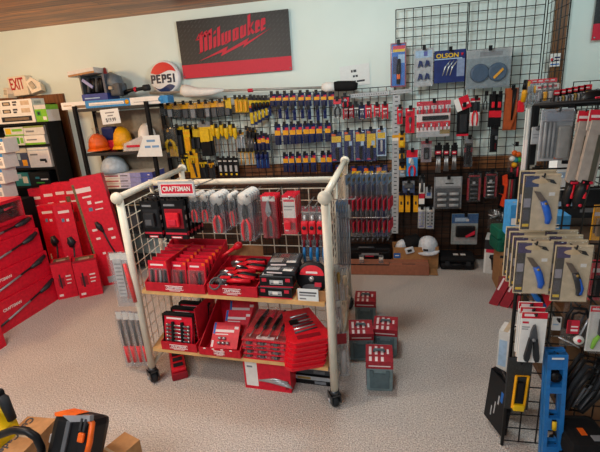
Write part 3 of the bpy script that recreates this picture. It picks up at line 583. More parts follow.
for u, v, c in ((.4, .3, ORG), (.7, .35, ORG), (.25, .5, WHITE), (.55, .55, TEAL), (.8, .55, GREEN), (.45, .72, DYEL)):
    r_ = .024; G().lathe([(.001, -r_)]+[(r_*math.sin(a*PI/8), -r_*math.cos(a*PI/8)) for a in range(1, 8)]+[(.001, r_)], c, 14, 'y', ((u-.5)*w, -.03, -v*h)).build('ball', t)
for u, c in ((.3, DRED), (.6, CHAR), (.75, SRED)): bar(t, 'handle', P(w, h, -.02, (u, .8), (u, 1.15)), .01, c)
t = pack('pick_set', 'pack of dark red picks with orange-edged handle by the wall corner', 'pick set', None, (499, 174, 517, 208), Q-.05, BLACK, [], th=.004, clear=False)
X, Zt, w, h = rect((499, 174, 517, 208), Q-.05)
G().ext([(-w*.4, -h*.05), (-w*.15, 0), (-w*.1, -h*.3), (-w*.22, -h*.95), (-w*.42, -h*.9), (-w*.3, -h*.6), (-w*.5, -h*.55), (-w*.35, -h*.3)], -.03, -.006, mat('hot_orange', '#e2441c', .4)).build('grip', t)
blob(t, 'tool', w, h, .0, .3, .2, .55, BLACK, y0=-.04)
for k in range(4): bar(t, 'pick', P(w, h, -.015, (.42+.12*k, .15), (.4+.13*k, .95)), .009, [DRED, TAN2, DRED, CHAR][k])
t = pack('hose_clamps', 'jumble of shiny steel clips in a clear bag above the green case', 'clip bag', None, (488, 209, 512, 229), Q-.04, CLEAR, [], th=.003, cardname='bag')
X, Zt, w, h = rect((488, 209, 512, 229), Q-.04)
for k in range(14):
    u, v, a = rnd.uniform(.12, .88), rnd.uniform(.15, .85), rnd.uniform(0, PI); s_ = .03
    c = Vector(((u-.5)*w, -rnd.uniform(.01, .03), -v*h)); d_ = Vector((math.cos(a), rnd.uniform(-.3, .3), math.sin(a)))*s_
    bar(t, 'clip', [c-d_, c, c+d_], [.004, .008, .005], SILV if k % 3 else DSTEEL, seg=6)
t = pack('pruner_card', 'red tool with yellow edge hanging at the back corner above the display rack', 'hand tool', None, (517, 80, 530, 112), 3.75, CLEAR, [], th=.003, hk=False, cardname='sleeve')
X, Zt, w, h = rect((517, 80, 530, 112), 3.75)
bar(t, 'yellow_handle', P(w, h, -.02, (.72, .05), (.55, .35), (.42, .68)), [.02, .024, .02], DYEL); bar(t, 'black_handle', P(w, h, -.03, (.5, .0), (.45, .3)), [.015, .02], BLACK)
blob(t, 'red_holder', w, h, .05, .62, .6, 1, BRED, b=.012)
# ---- pole saw resting along the top of the low panels
PY_ = 4.02
A = at(150, 97, Y=PY_); B = at(345, 84.5, Y=PY_)
t = thing('pole_saw', 'long pole tool with white head and black foam end lying along the panel tops', 'pole tool', None, tuple((A+B)/2))
def rel(px, py): return tuple(at(px, py, Y=PY_)-(A+B)/2)
G().tube([rel(150, 93.2), rel(335, 87)], .011, mat('pole_grey', '#a7a39c', .35, .3), 8).build('pole', t)
G().tube([rel(182, 90), rel(186, 91), rel(198, 92.2), rel(212, 91.5), rel(224, 90)], [.05, .06, .042, .035, .012], WHITE, 12).build('motor_head', t)
G().tube([rel(183, 96), rel(187, 88), rel(191, 93)], [.012, .014, .01], CHAR, 8).build('head_trim', t)
G().tube([rel(322, 87.5), rel(326, 87.3), rel(335.5, 86.5)], [.03, .045, .04], WHITE, 12).build('connector', t)
G().tube([rel(334, 86.6), rel(338, 86.2), rel(353, 85.8), rel(357.5, 86.2)], [.04, .046, .044, .028], BLACK2, 12).build('foam_grip', t)
for q in ((250, 90.5), (192, 89)): G().tube([rel(q[0]-2, q[1]), rel(q[0]+3, q[1]-.3)], .017, SRED, 8).build('red_clip', t)
# ================================================================ FAR END: round sign, exit sign, wire shelf, light boxes
c = at(164, 77.5, Y=4.1); R_ = .163
t = thing('round_sign', 'round red, white and blue sign standing behind the shelf top against the wall', 'sign', None, (c.x, 4.12, c.z), rx=-.06)
SW = mat('sign_white', '#e6e8ea', .35, var=.02); SBLU = mat('sign_blue', '#1d3566', .35, var=.03); SR2 = mat('sign_bright_red', '#cf2a2c', .35, var=.03)
G().lathe([(R_, .03), (R_, .005), (R_*.97, -.012), (R_*.9, -.02)], SW, 48, 'y').build('rim', t)
def seg(sign, off):
    ri = R_*.87; pts = []
    n_ = 26; a0 = math.asin(off/ri) if sign > 0 else math.asin(off/ri)
    if sign > 0:
        for i in range(n_+1): a = a0+(PI-2*a0)*i/n_; pts.append((ri*math.cos(a), ri*math.sin(a)))
        xl, xr = pts[-1][0], pts[0][0]
        for i in range(1, 12): u = i/12; pts.append((xl+(xr-xl)*u, off+.016*math.sin(u*2*PI)*-1))
    else:
        for i in range(n_+1): a = PI-a0+(PI+2*a0)*i/n_; pts.append((ri*math.cos(a), ri*math.sin(a)))
        xl, xr = pts[0][0], pts[-1][0]
        for i in range(1, 12): u = i/12; pts.append((xr+(xl-xr)*u, off+.02*math.sin(u*2*PI)))
    return pts
G().ext(seg(1, .047), -.026, -.018, SR2).build('red_field', t); G().ext(seg(-1, -.088), -.026, -.018, SBLU).build('blue_field', t)
SNV = mat('sign_navy_letters', '#16213f', .4)
g = G(); hL = .082; wL = .044; sk = .0165
def blk(i, rects):
    x_ = -.14+i*.0585+(.0 if i < 4 else .006)
    for a, b, c, d in rects: g.box(x_+a*wL, x_+c*wL, -.0275, -.021, (b-.5)*hL-.012, (d-.5)*hL-.012, SNV)
S_ = .36; T_ = .2
PP = [(0, 0, S_, 1), (S_, 1-T_, .85, 1), (S_, .36, .85, .36+T_), (.72, .42, 1.08, .94)]
blk(0, PP); blk(1, [(0, 0, S_, 1), (S_, 1-T_, 1, 1), (S_, .4, .9, .6), (S_, 0, 1, T_)]); blk(2, PP)
blk(3, [(.08, 1-T_, 1, 1), (0, .5, S_, .9), (.1, .4, .9, .6), (.66, .1, 1.02, .52), (0, 0, .92, T_)]); blk(4, [(0, 0, S_, 1)])
g.build('lettering', t)
# exit sign with emergency lamps
x, zt, w, h = rect((9.5, 76, 28, 96), 4.1)
t = thing('exit_sign', 'white EXIT sign with red letters and twin emergency lamps over the doorway', 'exit sign', None, (x, 4.13, zt-h), ry=-.03)
IV = mat('ivory_plastic', '#e3d9c6', .45, var=.04); EXR = mat('exit_red', '#b3251f', .5)
G().box(-w/2, w/2, -.04, .06, 0, h, IV, .01).build('housing', t)
text('EXIT', .165, EXR, t, (-.005, -.043, h*.58), wid=w*.74, bold=.003)
for (x0_, y0_, x1_, y1_), yy in (((2.5, 87, 11, 97), .2), ((27.5, 78, 39.5, 94), -.5)):
    xx, zz, w2, h2 = rect((x0_, y0_, x1_, y1_), 4.06); g = G(); g.M = Matrix.Translation((xx-x, -.06, zz-h2/2-(zt-h))) @ Matrix.Rotation(yy, 4, 'Y') @ Matrix.Rotation(-.35*yy/abs(yy), 4, 'Z')
    g.ext([(-w2*.42, -h2*.4), (w2*.3, -h2*.55), (w2*.5, -h2*.1), (w2*.2, h2*.5), (-w2*.3, h2*.4)], -.02, .07, IV); o = g.build('lamp_head', t)
    g = G(); g.M = Matrix.Translation((xx-x, -.085, zz-h2/2-(zt-h))) @ Matrix.Rotation(yy, 4, 'Y'); g.box(-w2*.18, w2*.18, -.006, .006, -h2*.25, h2*.25, mat('lamp_lens', '#b7ac98', .2), .005); g.build('lens', o)
# ---- black wire shelf
t = thing('storage_shelf', 'black open shelf unit by the doorway carrying hard hats and long boxes', 'shelf unit', None, (-2.575, 3.885, 0))
sx = .385; sy = .14
for a in (-1, 1):
    for b_ in (-1, 1): G().box(a*sx-.017, a*sx+.017, b_*sy-.017, b_*sy+.017, 0, 1.73, BLACK2, .004).build('post', t)
LV = (1.70, 1.27, .90, .45, .1)
for z in LV: G().box(-sx, sx, -sy, sy, z-.028, z, mat('shelf_grey_black', '#2a2b2d', .5), .004).build('shelf', t)
def onshelf(px, Y): return rect(px, Y)
G().box(-sx+.02, sx-.02, sy-.012, sy-.004, .46, 1.66, mat('grey_tan_backdrop', '#877c6c', .7)).build('backdrop_sheet', t)  # added sheet, stands in for the grey-tan backdrop behind the shelf
# items on the top of the shelf
x0_ = at(61.5, 107, Y=3.76).x; x1_ = at(168, 101, Y=3.76).x; L = x1_-x0_
t = thing('light_box', 'long white and light blue lamp box lying across the shelf top', 'box', None, ((x0_+x1_)/2, 3.82, 1.702))
CYB = mat('cyan_print', '#2f86c6', .45)
G().pbox(-L/2, L/2, -.06, .06, 0, .068, WHITE, f=[(.13, .1, .24, .5, TAN2), (.235, .0, .66, 1, CYB), (.27, .3, .6, .7, WHITE), (.28, .36, .59, .46, LGREY), (.69, .3, .92, .42, LGREY), (.93, 0, 1, 1, CYB), (.02, .45, .1, .6, TAN)], t=[(.235, 0, .66, 1, CYB), (.93, 0, 1, 1, CYB)], r=[(0, 0, 1, 1, CYB)]).build('carton', t)
for k in (.63, .935): G().lathe([(.022, -.001), (.022, -.004)], DYEL if k < .9 else LBLUE, 12, 'y', (-L/2+L*k, -.06, .035)).build('seal', t)
x, zt, w, h = rect((78, 75, 104, 102), 3.82)
t = thing('tool_display_box', 'open dark display box with white lid flap and blue base on the shelf top', 'display box', None, (x, 3.95, 1.772))
G().pbox(-w/2, w/2, -.1, .1, 0, h*.26, mat('box_blue', '#2b3f8c', .5), f=[(.1, .3, .7, .45, SKY)]).build('base', t)
G().box(-w*.42, w/2, .06, .1, h*.26, h*.98, DGREY).build('back', t); G().box(w*.42, w/2, -.1, .1, h*.26, h*.98, mat('slate_card', '#565c69', .6)).build('side', t); G().box(-w*.46, -w*.4, -.1, .1, h*.26, h*.98, DGREY).build('side', t)
g = G(); g.M = Matrix.Translation((-w*.2, -.02, h*1.0)) @ Matrix.Rotation(-.08, 4, 'Y'); g.pbox(-w*.62, w*.42, -.1, .12, 0, .05, OFFW, f=[(0, 0, 1, .35, KRAFT)]); g.build('lid_flap', t)
for k in range(6): bar(t, 'tool', [(-w*.3+w*.11*k, -.06, h*.32), (-w*.25+w*.1*k, -.05, h*.6+.02*(k % 3)), (-w*.3+w*.12*k, -.04, h*.85)], [.016, .02, .012], BLACK if k % 3 else DGREY)
g = G(); g.M = Matrix.Translation((-w*.2, -.09, h*.66)) @ Matrix.Rotation(.65, 4, 'Y'); g.box(-w*.22, w*.22, -.006, .006, -.014, .014, LILAC); g.build('price_strip', t)
A = at(116, 88, Y=3.95)
t = thing('hedge_trimmer', 'blue-grey power tool with red guard and long shaft beside the open display box', 'power tool', None, (A.x, 3.95, 1.772))
G().tube([(-.05, 0, .24), (.0, -.01, .17), (.06, 0, .06)], [.03, .085, .05], mat('tool_slate', '#5c6975', .45), 12).build('motor', t)
G().tube([(-.1, .02, .30), (-.07, -.02, .2), (-.06, -.02, .07)], [.012, .03, .02], mat('tool_red', '#8d2a2e', .45), 8).build('guard', t)
blob(t, 'battery', .1, .1, .3, -1.5, 1.4, -.3, DGREY, y0=-.08, y1=.06, b=.02); blob(t, 'label_plate', .06, .05, .2, -2.4, .8, -1.8, TAN, y0=-.1, y1=-.06)
G().tube([(.05, 0, .05), (.16, 0, .075), (.36, 0, .085)], [.03, .016, .018], BLACK, 8).build('shaft', t); G().tube([(.2, 0, .078), (.22, 0, .079)], .024, SRED, 8).build('collar', t); G().tube([(.3, 0, .085), (.36, 0, .088)], .03, CHAR, 10).build('head', t)
# price card and paper sign on the shelf edges
x, zt, w, h = rect((100.5, 109, 119, 124), 3.72)
t = thing('price_card', 'white price card hanging from the front edge of the shelf top', 'price card', None, (x, 3.725, zt), ry=-.04)
G().pbox(-w/2, w/2, -.001, .002, -h, 0, PAPER, f=[(.25, .72, .75, .8, GREY), (.35, .52, .65, .6, GREY)]).build('card', t)
text('$19.99', .05, INK, t, (0, -.003, -h*.73), wid=w*.55)
x, zt, w, h = rect((135, 135.5, 161, 157), 3.70)
t = thing('paper_sign', 'white paper sign with blue writing, slanted edge, hanging below the hard hats', 'paper sign', None, (x, 3.70, zt))
INKB = mat('blue_ink', '#6d9cc9', .7)
G().ext([(-w*.1, 0), (w*.5, 0), (w*.5, -h), (-w*.5, -h*.97)], -.001, .002, PAPER).build('sheet', t)
for (u0_, v0_, u1_, v1_) in ((-.02, .2, .3, .3), (-.12, .47, .1, .57), (.16, .47, .42, .57)): G().box(u0_*w, u1_*w, -.003, -.001, -v1_*h, -v0_*h, INKB).build('written_line', t)
# second level
def hat(name, lb, px, Y, z, m, brim=True, ry=0, m2=None):
    x, zt, w, h = rect(px, Y); r_ = w*.42
    t = thing(name, lb, 'hard hat', None, (x, Y, z))
    g = G(); g.lathe([(r_, h*.22), (r_*.98, h*.45), (r_*.85, h*.72), (r_*.55, h*.92), (.01, h)], m, 22); g.M = Matrix.Identity(4); g.build('shell', t)
    G().lathe([(r_*.95, h*.14), (r_*1.2, h*.08), (r_*1.22, h*.12), (r_*1.0, h*.24)], m2 or m, 22).build('brim', t)
    for a in (-.3, 0, .3): G().tube([(r_*a, -r_*.8, h*.5), (r_*a*.8, -r_*.45, h*.9), (r_*a*.7, .0, h*1.0)], .007, m, 6).build('ridge', t)
    return t
hat('hard_hat', 'orange hard hat in a clear bag at the doorway end of the shelf', (88, 133, 108, 151), 3.85, 1.272, ORG)
G().lathe([(.10, .10), (.09, .15), (.025, .20), (.04, .24)], CLEAR, 14).build('clear_bag', bpy.data.objects['hard_hat'])
hat('hard_hat', 'yellow hard hat in the middle of the shelf', (112.5, 125, 132, 149), 3.88, 1.272, DYEL)
hat('hard_hat', 'white hard hat at the shelf end beside the black and yellow tool card', (137, 122, 157, 148), 3.87, 1.272, WHITE)
x, zt, w, h = rect((102, 125, 115, 149), 3.92)
t = thing('glove_pack', 'blue and red pack standing between the orange and yellow hard hats', 'pack', None, (x, 3.95, 1.272))
G().box(-w*.5, w*.5, -.05, .05, 0, h*.45, SRED, .015).build('red_pack', t); G().box(-w*.45, w*.5, -.04, .05, h*.45, h, NAVB, .02).build('blue_pack', t)
x, zt, w, h = rect((123, 135, 147, 150), 3.8)
t = thing('vest_bag', 'crumpled clear bag of pale folded vests in front of the yellow hard hat', 'bag', None, (x, 3.83, 1.272))
G().ext([(-w*.5, 0), (w*.45, 0), (w*.5, h*.35), (w*.35, h*.95), (-.0, h*.75), (-w*.42, h*.5)], -.05, .05, mat('pale_fabric', '#cfc6c2', .7)).build('fabric', t)
G().ext([(-w*.52, .0), (w*.5, .0), (w*.54, h*.4), (w*.36, h*1.02), (-.0, h*.82), (-w*.46, h*.56)], -.06, -.052, CLEAR).build('clear_bag', t)
blob(t, 'label_strip', w, h, .2, -.4, .75, -.25, SRED, y0=-.066, y1=-.06)
# third level
x, zt, w, h = rect((102, 156, 126, 173), 3.85)
t = thing('dust_cover', 'pale blue translucent dome cover lying on the flat boxes', 'cover', None, (x, 3.85, 1.063))
G().lathe([(w*.5, 0), (w*.48, h*.3), (w*.36, h*.7), (w*.15, h*.95), (.01, h)], mat('frost_blue', '#a9bccb', .35), 20).build('shell', t)
G().tube([(-w*.42, -.02, .01), (-w*.2, -.12, .008), (w*.3, -.1, .006)], .008, CHAR, 6).build('strap', t)
x0_ = at(93.5, 180, Y=3.76).x; x1_ = at(152, 178, Y=3.76).x; L = x1_-x0_
for k in range(3):
    t = thing('flat_box', ['lowest of three flat white-to-violet boxes on the shelf', 'middle of three flat white-to-violet boxes on the shelf', 'topmost of three flat white-to-violet boxes, under the pale dome cover'][k], 'box', 'flat white-to-violet boxes', ((x0_+x1_)/2+.004*k, 3.885, .902+.053*k))
    G().pbox(-L/2, L/2, -.12, .12, 0, .05, OFFW, f=[(.0, .0, .45, 1, WHITE), (.45, 0, .62, 1, mat('lilac_fade', '#c3c4dc', .5)), (.62, 0, .8, 1, LILAC), (.8, 0, 1, 1, VIOLET), (.04, .3, .13, .55, SRED), (.18, .3, .42, .6, mat('faded_red_print', '#b5666f', .5)), (.45, .35, .58, .55, DGREY)], r=[(0, 0, 1, 1, VIOLET)]).build('carton', t)
    G().box(L*.42, L*.45, -.122, -.1, .02, .03, WHITE).build('label', t)
x, zt, w, h = rect((70, 166, 92, 187), 3.6)
t = thing('battery_charger', 'black charger case standing between the red boxes and the open shelf', 'charger', None, (-3.16, 3.9, .70), rz=.1)
G().box(-w/2, w/2, -.1, .1, 0, h*.8, BLACK, .02).build('case', t); G().tube([(-w*.3, 0, h*.8), (-w*.28, 0, h), (w*.28, 0, h), (w*.3, 0, h*.8)], .015, BLACK, 8).build('handle', t); blob(t, 'badge', w, h, .6, -.6, .85, -.4, GREY, y0=-.104, y1=-.1)
t2 = thing('crate', 'dark crate under the black charger case behind the red boxes', 'crate', None, (-3.16, 3.9, 0), rz=.1)
G().box(-.14, .14, -.13, .13, 0, .67, BLACK2, .01).build('body', t2); G().box(-.15, .15, -.14, .14, .67, .70, BLACK, .005).build('lid', t2)
for k, (a, c, b_, m_, lb) in enumerate(((103, 116, .17, DYEL, 'yellow and white carton low on the open shelf behind the cream rack'), (118, 140, .24, CHAR, 'dark carton low on the open shelf behind the cream rack'))):
    x, zt, w, h = rect((a, 200, c, 215), 3.85)
    t = thing('carton', lb, 'carton', None, (x, 3.9, .452)); G().pbox(-w/2, w/2, -.1, .1, 0, b_, m_, f=[(.4, .1, 1, .8, OFFW if k == 0 else DGREY)]).build('body', t); G().box(-w/2, w/2, -.02, .02, b_, b_+.002, TAN).build('tape', t)
# ---- black bookcase of light boxes by the doorway
FY = 3.80
def onfix(px, lb, base, f, name='light_box', grp=None, Y=FY, dep=.17, z=None, r=[]):
    x, zt, w, h = rect(px, Y); z = zt-h if z is None else z
    t = thing(name, lb, 'box', grp, (x, Y, z)); G().pbox(-w/2, w/2, 0, dep, 0, h, base, f=f, r=r).build('carton', t); return t, w, h
xr = at(46, 122, Y=3.78).x; xl = -4.5
PR = [(.0, .3, .1, .7, GREY), (.1, .2, .45, .8, OFFW), (.48, .25, .62, .75, CHAR), (.5, .35, .6, .65, TAN), (.66, .2, .72, .45, INK), (.66, .55, .74, .8, INK), (.8, .2, .95, .8, mat('light_tan', '#c4b198', .5))]
ZB = at(40, 122, Y=FY).z; za = ZB+.002
t = thing('bookcase', 'black bookcase stacked with lamp cartons in front of the doorway', 'bookcase', None, ((xl+xr)/2, 3.78, 0)); w = xr-xl
G().box(w/2-.02, w/2, 0, .22, 0, ZB, BLACK2).build('side', t); G().box(-w/2, -w/2+.02, 0, .22, 0, ZB, BLACK2).build('side', t); G().box(-w/2, w/2, .2, .22, 0, ZB, BLACK2).build('back', t)
zs = [ZB, at(30, 144.6, Y=FY).z-.004, at(30, 167.5, Y=FY).z-.004, at(30, 185.5, Y=FY).z-.004, .7, .35, .05]
for z in zs: G().box(-w/2+.02, w/2-.02, 0, .2, z-.02, z, BLACK2).build('shelf', t)
for k, (px, lb) in enumerate((((-26, 113, 34.5, 121.5), 'lowest of three long white lamp cartons on the bookcase'), ((-26, 105.5, 32.5, 113), 'middle of three long white lamp cartons on the bookcase'), ((-26, 98, 31, 105.5), 'topmost of three long white lamp cartons, below the EXIT sign'))):
    tt, w_, h_ = onfix(px, lb, WHITE, PR if k else [(.45, .2, .95, .8, CHAR), (.5, .35, .9, .65, TAN2), (.1, .3, .4, .7, LGREY)], z=za, grp='three long white lamp cartons'); za += h_+.001
    G().box(w_/2, w_/2+.001, .03, .12, h_*.3, h_*.7, LGREY).build('end_label', tt)
tt, w_, h_ = onfix((34.8, 103.5, 46.5, 120.5), 'small green and white carton at the end of the bookcase top', LIME, [(.0, .75, 1, 1, OFFW), (.1, .35, .5, .65, GREEN), (.6, .1, .9, .3, WHITE), (.2, .42, .4, .58, CHAR)], z=ZB+.002, r=[(0, 0, 1, .7, WHITE)]); G().box(-w_*.3, w_*.3, .06, .1, h_, h_+.002, TAN).build('tape', tt)
tt, w_, h_ = onfix((31.2, 97, 34.6, 105), 'small blue carton tucked behind the green and white carton', BLUE, [(.1, .5, .9, .8, SKY)], Y=3.9, dep=.07, z=ZB+.16)
ROW = [((5, 135, 24, 144.4), 'green-printed carton low in the second bookcase row toward the frame edge', OFFW, [(.05, .15, .25, .85, LIME), (.3, .15, .5, .85, LIME), (.55, .15, .75, .85, GREEN), (.8, .2, .95, .8, LIME)], 1),
       ((24.5, 135, 45, 144.4), 'white carton with green stripe low in the second bookcase row', WHITE, [(0, .0, 1, .2, LIME), (.1, .45, .6, .6, GREY)], 1),
       ((4, 126.5, 23, 135), 'yellow-cornered carton lying on the green-printed carton', OFFW, [(.05, .2, .35, .9, YEL), (.4, .5, .95, .8, LIME), (0, 0, 1, .15, LIME)], None),
       ((23.3, 126, 44, 135), 'white carton with olive edge lying on the green-striped carton', OFFW, [(0, .8, 1, 1, mat('olive', '#7f8c4a', .5)), (.1, .3, .5, .5, GREY)], None),
       ((9, 147, 28, 167.3), 'carton printed with blue and yellow pictures in the third bookcase row', mat('blue_print', '#3a4770', .5), [(0, .75, 1, 1, OFFW), (.1, .35, .25, .6, DYEL), (.45, .4, .6, .7, SKY), (.65, .1, .9, .4, DYEL), (.3, .1, .45, .35, SKY)], 2),
       ((28.4, 147, 50, 167.3), 'white carton with a small black lamp picture in the third bookcase row', WHITE, [(.5, .3, .8, .42, CHAR), (.72, .22, .82, .36, CHAR), (.1, .6, .45, .68, GREY), (0, .82, 1, .9, mat('pale_blue_grey', '#b9c4cf', .5))], 2),
       ((15, 172, 29, 185.3), 'teal carton in the bottom visible bookcase row', TEAL, [(.1, .55, .5, .9, SKY), (.55, .2, .9, .7, OFFW)], 3),
       ((29.4, 172, 50, 185.3), 'black carton with green marks in the bottom visible bookcase row', BLACK, [(.3, .5, .5, .65, TEAL), (.55, .4, .9, .5, WHITE), (.3, .15, .7, .25, GREEN)], 3)]
for px, lb, base, f, lv in ROW:
    tt, w_, h_ = onfix(px, lb, base, f, z=None if lv is None else zs[lv]+.002)
    if lv is None: tt.location.z = zs[1]+.004+(at(30, 135, Y=FY).z-zs[1]-.004)
    G().box(-w_*.3, w_*.3,   .06, .1, h_, h_+.001, TAN).build('tape', tt)
CB = thing('shelf_rack', 'dark low shelf with patterned bulb packs beside the black bookcase', 'shelf', None, (-3.62, 3.34, 0))
for z in (.02, .5, .86): G().box(-.5, .09, 0, .25, z, z+.02, BLACK2).build('shelf', CB)
for a in (-.5, .07): G().box(a, a+.02, 0, .25, 0, .86, BLACK2).build('side', CB)
for k in range(4):
    y0_ = 139+k*15.2
    tt, w_, h_ = onfix((-14, y0_, 4-.3*k, y0_+14.6), f'{["topmost", "second", "third", "lowest"][k]} of the white and blue bulb cartons stacked at the shelf by the frame edge', WHITE, [(0, .78, 1, 1, CYB), (.3, .15, .6, .55, [DRED, TAN2, DRED, CHAR][k]), (.65, .2, .9, .5, LGREY), (.6, .6, .85, .68, INK)], Y=3.36, dep=.16, grp=None, name='bulb_carton')
    G().box(-w_*.2, w_*.2, .05, .1, h_, h_+.001, TAN).build('tape', tt)
# ================================================================ RED TOOL BOXES
def craft_badge(root, loc, rot, s):
    g = text('CRAFTSMAN', s, PALE, root, loc, rot, bold=s*.02, depth=.0004)
    return g
RX = -3.02
tz = [0, .258, .486, .706]
hs = [.255, .226, .218, .118]
BLW = mat('tool_print_black', '#23232a', .4); TPG = mat('tool_print_grey', '#8d8f96', .4)
def tool_print(root, L, h, z0):
    """printed long tool on the face x=0 (runs along y): pole, head, handle"""
    G().tube([(.003, L*.06, h*.30), (.003, L*.40, h*.47), (.003, L*.74, h*.66)], [.010, .008, .010], BLW, 6).build('tool_print', root)
    G().tube([(.004, L*.22, h*.385), (.004, L*.52, h*.535)], .009, TPG, 6).build('shaft_print', root)
    g = G(); g.M = Matrix.Rotation(PI/2, 4, 'Z'); g.ext([(L*.70, h*.58), (L*.80, h*.64), (L*.9, h*.78), (L*.86, h*.86), (L*.78, h*.72), (L*.69, h*.74)], -.005, -.001, BLW); g.build('motor_print', root)
    g = G(); g.M = Matrix.Rotation(PI/2, 4, 'Z'); g.ext([(L*.02, h*.18), (L*.1, h*.2), (L*.12, h*.36), (L*.05, h*.36)], -.005, -.001, BLW); g.build('head_print', root)
LB = ['lowest of the long red tool cartons stacked by the frame edge', 'second-lowest long red tool carton in the stack', 'third long red tool carton up the stack', 'top long red tool carton, under the drill boxes']
for k in range(4):
    L = 1.28; y1 = 3.08-.006*k; x_ = RX-.018*k
    t = thing('tool_carton', LB[k], 'box', 'long red tool cartons', (x_, y1-L, tz[k]))
    h = hs[k]
    G().pbox(-.62, 0, 0, L, 0, h, RED, r=[(.86, .66, .95, .78, PALE), (.60, .10, .72, .14, PALE), (.02, .8, .12, .9, PALE)], t=[(.1, .1, .6, .5, DRED)]).build('carton', t)
    pic = G().box(0, .001, L*.42, L*.99, h*.08, h*.9, RED).build('picture', t)
    pic.location = (.001, 0, 0)
    Lp = L*.56
    for nm, pts, r_, m_ in (('shaft_print', [(.004, L*.44+Lp*.08, h*.26), (.004, L*.44+Lp*.76, h*.66)], .009, BLW), ('pole_print', [(.005, L*.44+Lp*.22, h*.345), (.005, L*.44+Lp*.55, h*.535)], .009, TPG)):
        G().tube(pts, r_, m_, 6).build(nm, pic)
    G().tube([(.004, L*.44+Lp*.72, h*.62), (.004, L*.44+Lp*.84, h*.7), (.004, L*.44+Lp*.95, h*.84)], [.014, .026, .016], BLW, 8).build('motor_print', pic)
    G().tube([(.004, L*.44+Lp*.02, h*.16), (.004, L*.44+Lp*.06, h*.24), (.004, L*.44+Lp*.11, h*.30)], [.012, .024, .012], BLW, 8).build('head_print', pic)
    if k in (0, 1):
        G().box(.001, .0018, L*.535, L*.70, h*.56, h*.80, PALE).build('badge_border', t)
        G().box(.0019, .0026, L*.54, L*.695, h*.59, h*.77, RED).build('badge', t)
        text('CRAFTSMAN', .034, PALE, t, (.003, L*.617, h*.68), (PI/2, 0, PI/2), wid=L*.14, bold=.0008)
# drill boxes with clear windows on top of the stack
for k, (y1, lb) in enumerate(((2.98, 'red box with a clear window showing a black drill, atop the long cartons'), (2.64, 'second windowed red drill box on the long cartons, cut by the frame edge'))):
    t = thing('drill_box', lb, 'box', 'windowed red drill boxes', (RX-.04-.02*k, y1, .826), rz=.10)
    G().box(-.3, 0, -.32, 0, 0, .03, RED).build('base', t); G().box(-.3, 0, -.32, 0, .165, .19, RED).build('lid', t)
    G().box(-.3, -.0, -.012, 0, .03, .165, RED).build('side', t); G().box(-.3, -.08, -.31, -.012, .03, .165, DRED).build('back', t); G().box(-.3, -.0, -.32, -.31, .03, .165, RED).build('side', t)
    G().box(-.06, .004, -.308, -.013, .03, .165, CLEAR).build('window', t)
    d = G().tube([(-.035, -.27, .105), (-.035, -.15, .125), (-.035, -.06, .12)], [.02, .034, .032], BLACK, 10).build('drill', t)
    G().tube([(-.035, -.09, .11), (-.035, -.055, .05)], .021, BLACK, 8).build('grip', d); G().tube([(-.035, -.30, .098), (-.035, -.26, .106)], [.006, .013], STEEL, 8).build('chuck', d); G().tube([(-.012, -.2, .118), (-.01, -.11, .124)], .012, SRED, 6).build('red_band', d); G().box(-.075, -.03, -.09, -.03, .032, .06, CHAR, .008).build('battery', d)
# low box at the frame edge in front of the stack
t = thing('small_tool_carton', 'small red carton on the carpet in front of the long carton stack', 'box', None, (-2.84, 2.30, 0))
G().pbox(-.16, 0, -.34, .0, 0, .19, RED, r=[(.55, .2, .85, .55, DRED), (.7, .1, .78, .7, BLW), (.5, .75, .9, .85, PALE)], b=[(.2, .3, .6, .7, DRED)]).build('carton', t); G().box(-.1, -.06, -.34, 0, .19, .191, DRED).build('tape', t)
# standing cartons
def stand(lb, loc, w, d, h, rz, rx=0, ry=0, grp='standing red cartons', front=[], top=[], right=[], blower=False, left=[], name='trimmer_carton'):
    t = thing(name, lb, 'box', grp, loc, rz, rx, ry)
    G().pbox(-w/2, w/2, 0, d, 0, h, RED, f=front, t=top, r=right, l=left).build('carton', t)
    if blower:
        p = G().tube([(0, -.003, h*.62), (.01, -.003, h*.55), (.0, -.003, h*.5)], [.02, .04, .02], BLW, 10).build('blower_print', t)
        G().tube([(.02, -.003, h*.5), (.0, -.003, h*.3), (-.005, -.003, h*.12)], [.008, .006, .012], BLW, 6).build('tube_print', p)
    return t
TXT = lambda u0, v0, u1, v1: (u0, v0, u1, v1, PALE)
# tall one leaning in front
t = stand('tall red carton with a trimmer picture leaning at the cart end of the group', (-2.625, 3.42, 0), .28, .12, 1.10, .45, ry=-.10, rx=-.05,
          front=[(.08, .87, .55, .91, PALE), (.22, .82, .5, .835, PALE), (.32, .76, .44, .79, PALE), (.55, .755, .8, .77, PALE), (.3, .70, .42, .73, mat('print_blue', '#5d7f9c', .5)), (.5, .70, .75, .71, PALE),
                 (.2, .52, .36, .54, PALE), (.24, .44, .38, .46, PALE), (.7, .5, .86, .52, PALE), (.72, .42, .86, .44, PALE), (.3, .3, .4, .32, PALE), (.76, .27, .9, .29, PALE), (.2, .03, .9, .09, mat('grey_band', '#9aa0a6', .5)), (.0, .6, .08, .95, CAMO), (.0, .3, .06, .6, CAMO)], left=[(.1, .1, .9, .9, CAMO)])
p = G().tube([(-.0, -.004, .60), (.03, -.004, .42), (.075, -.004, .24)], [.010, .007, .010], BLW, 6).build('trimmer_print', t)
G().tube([(-.03, -.004, .66), (-.015, -.004, .61), (.01, -.004, .55)], [.014, .03, .012], BLW, 8).build('motor_print', p); G().tube([(.045, -.004, .19), (.085, -.004, .2), (.11, -.004, .215)], [.012, .03, .012], BLW, 8).build('head_print', p)
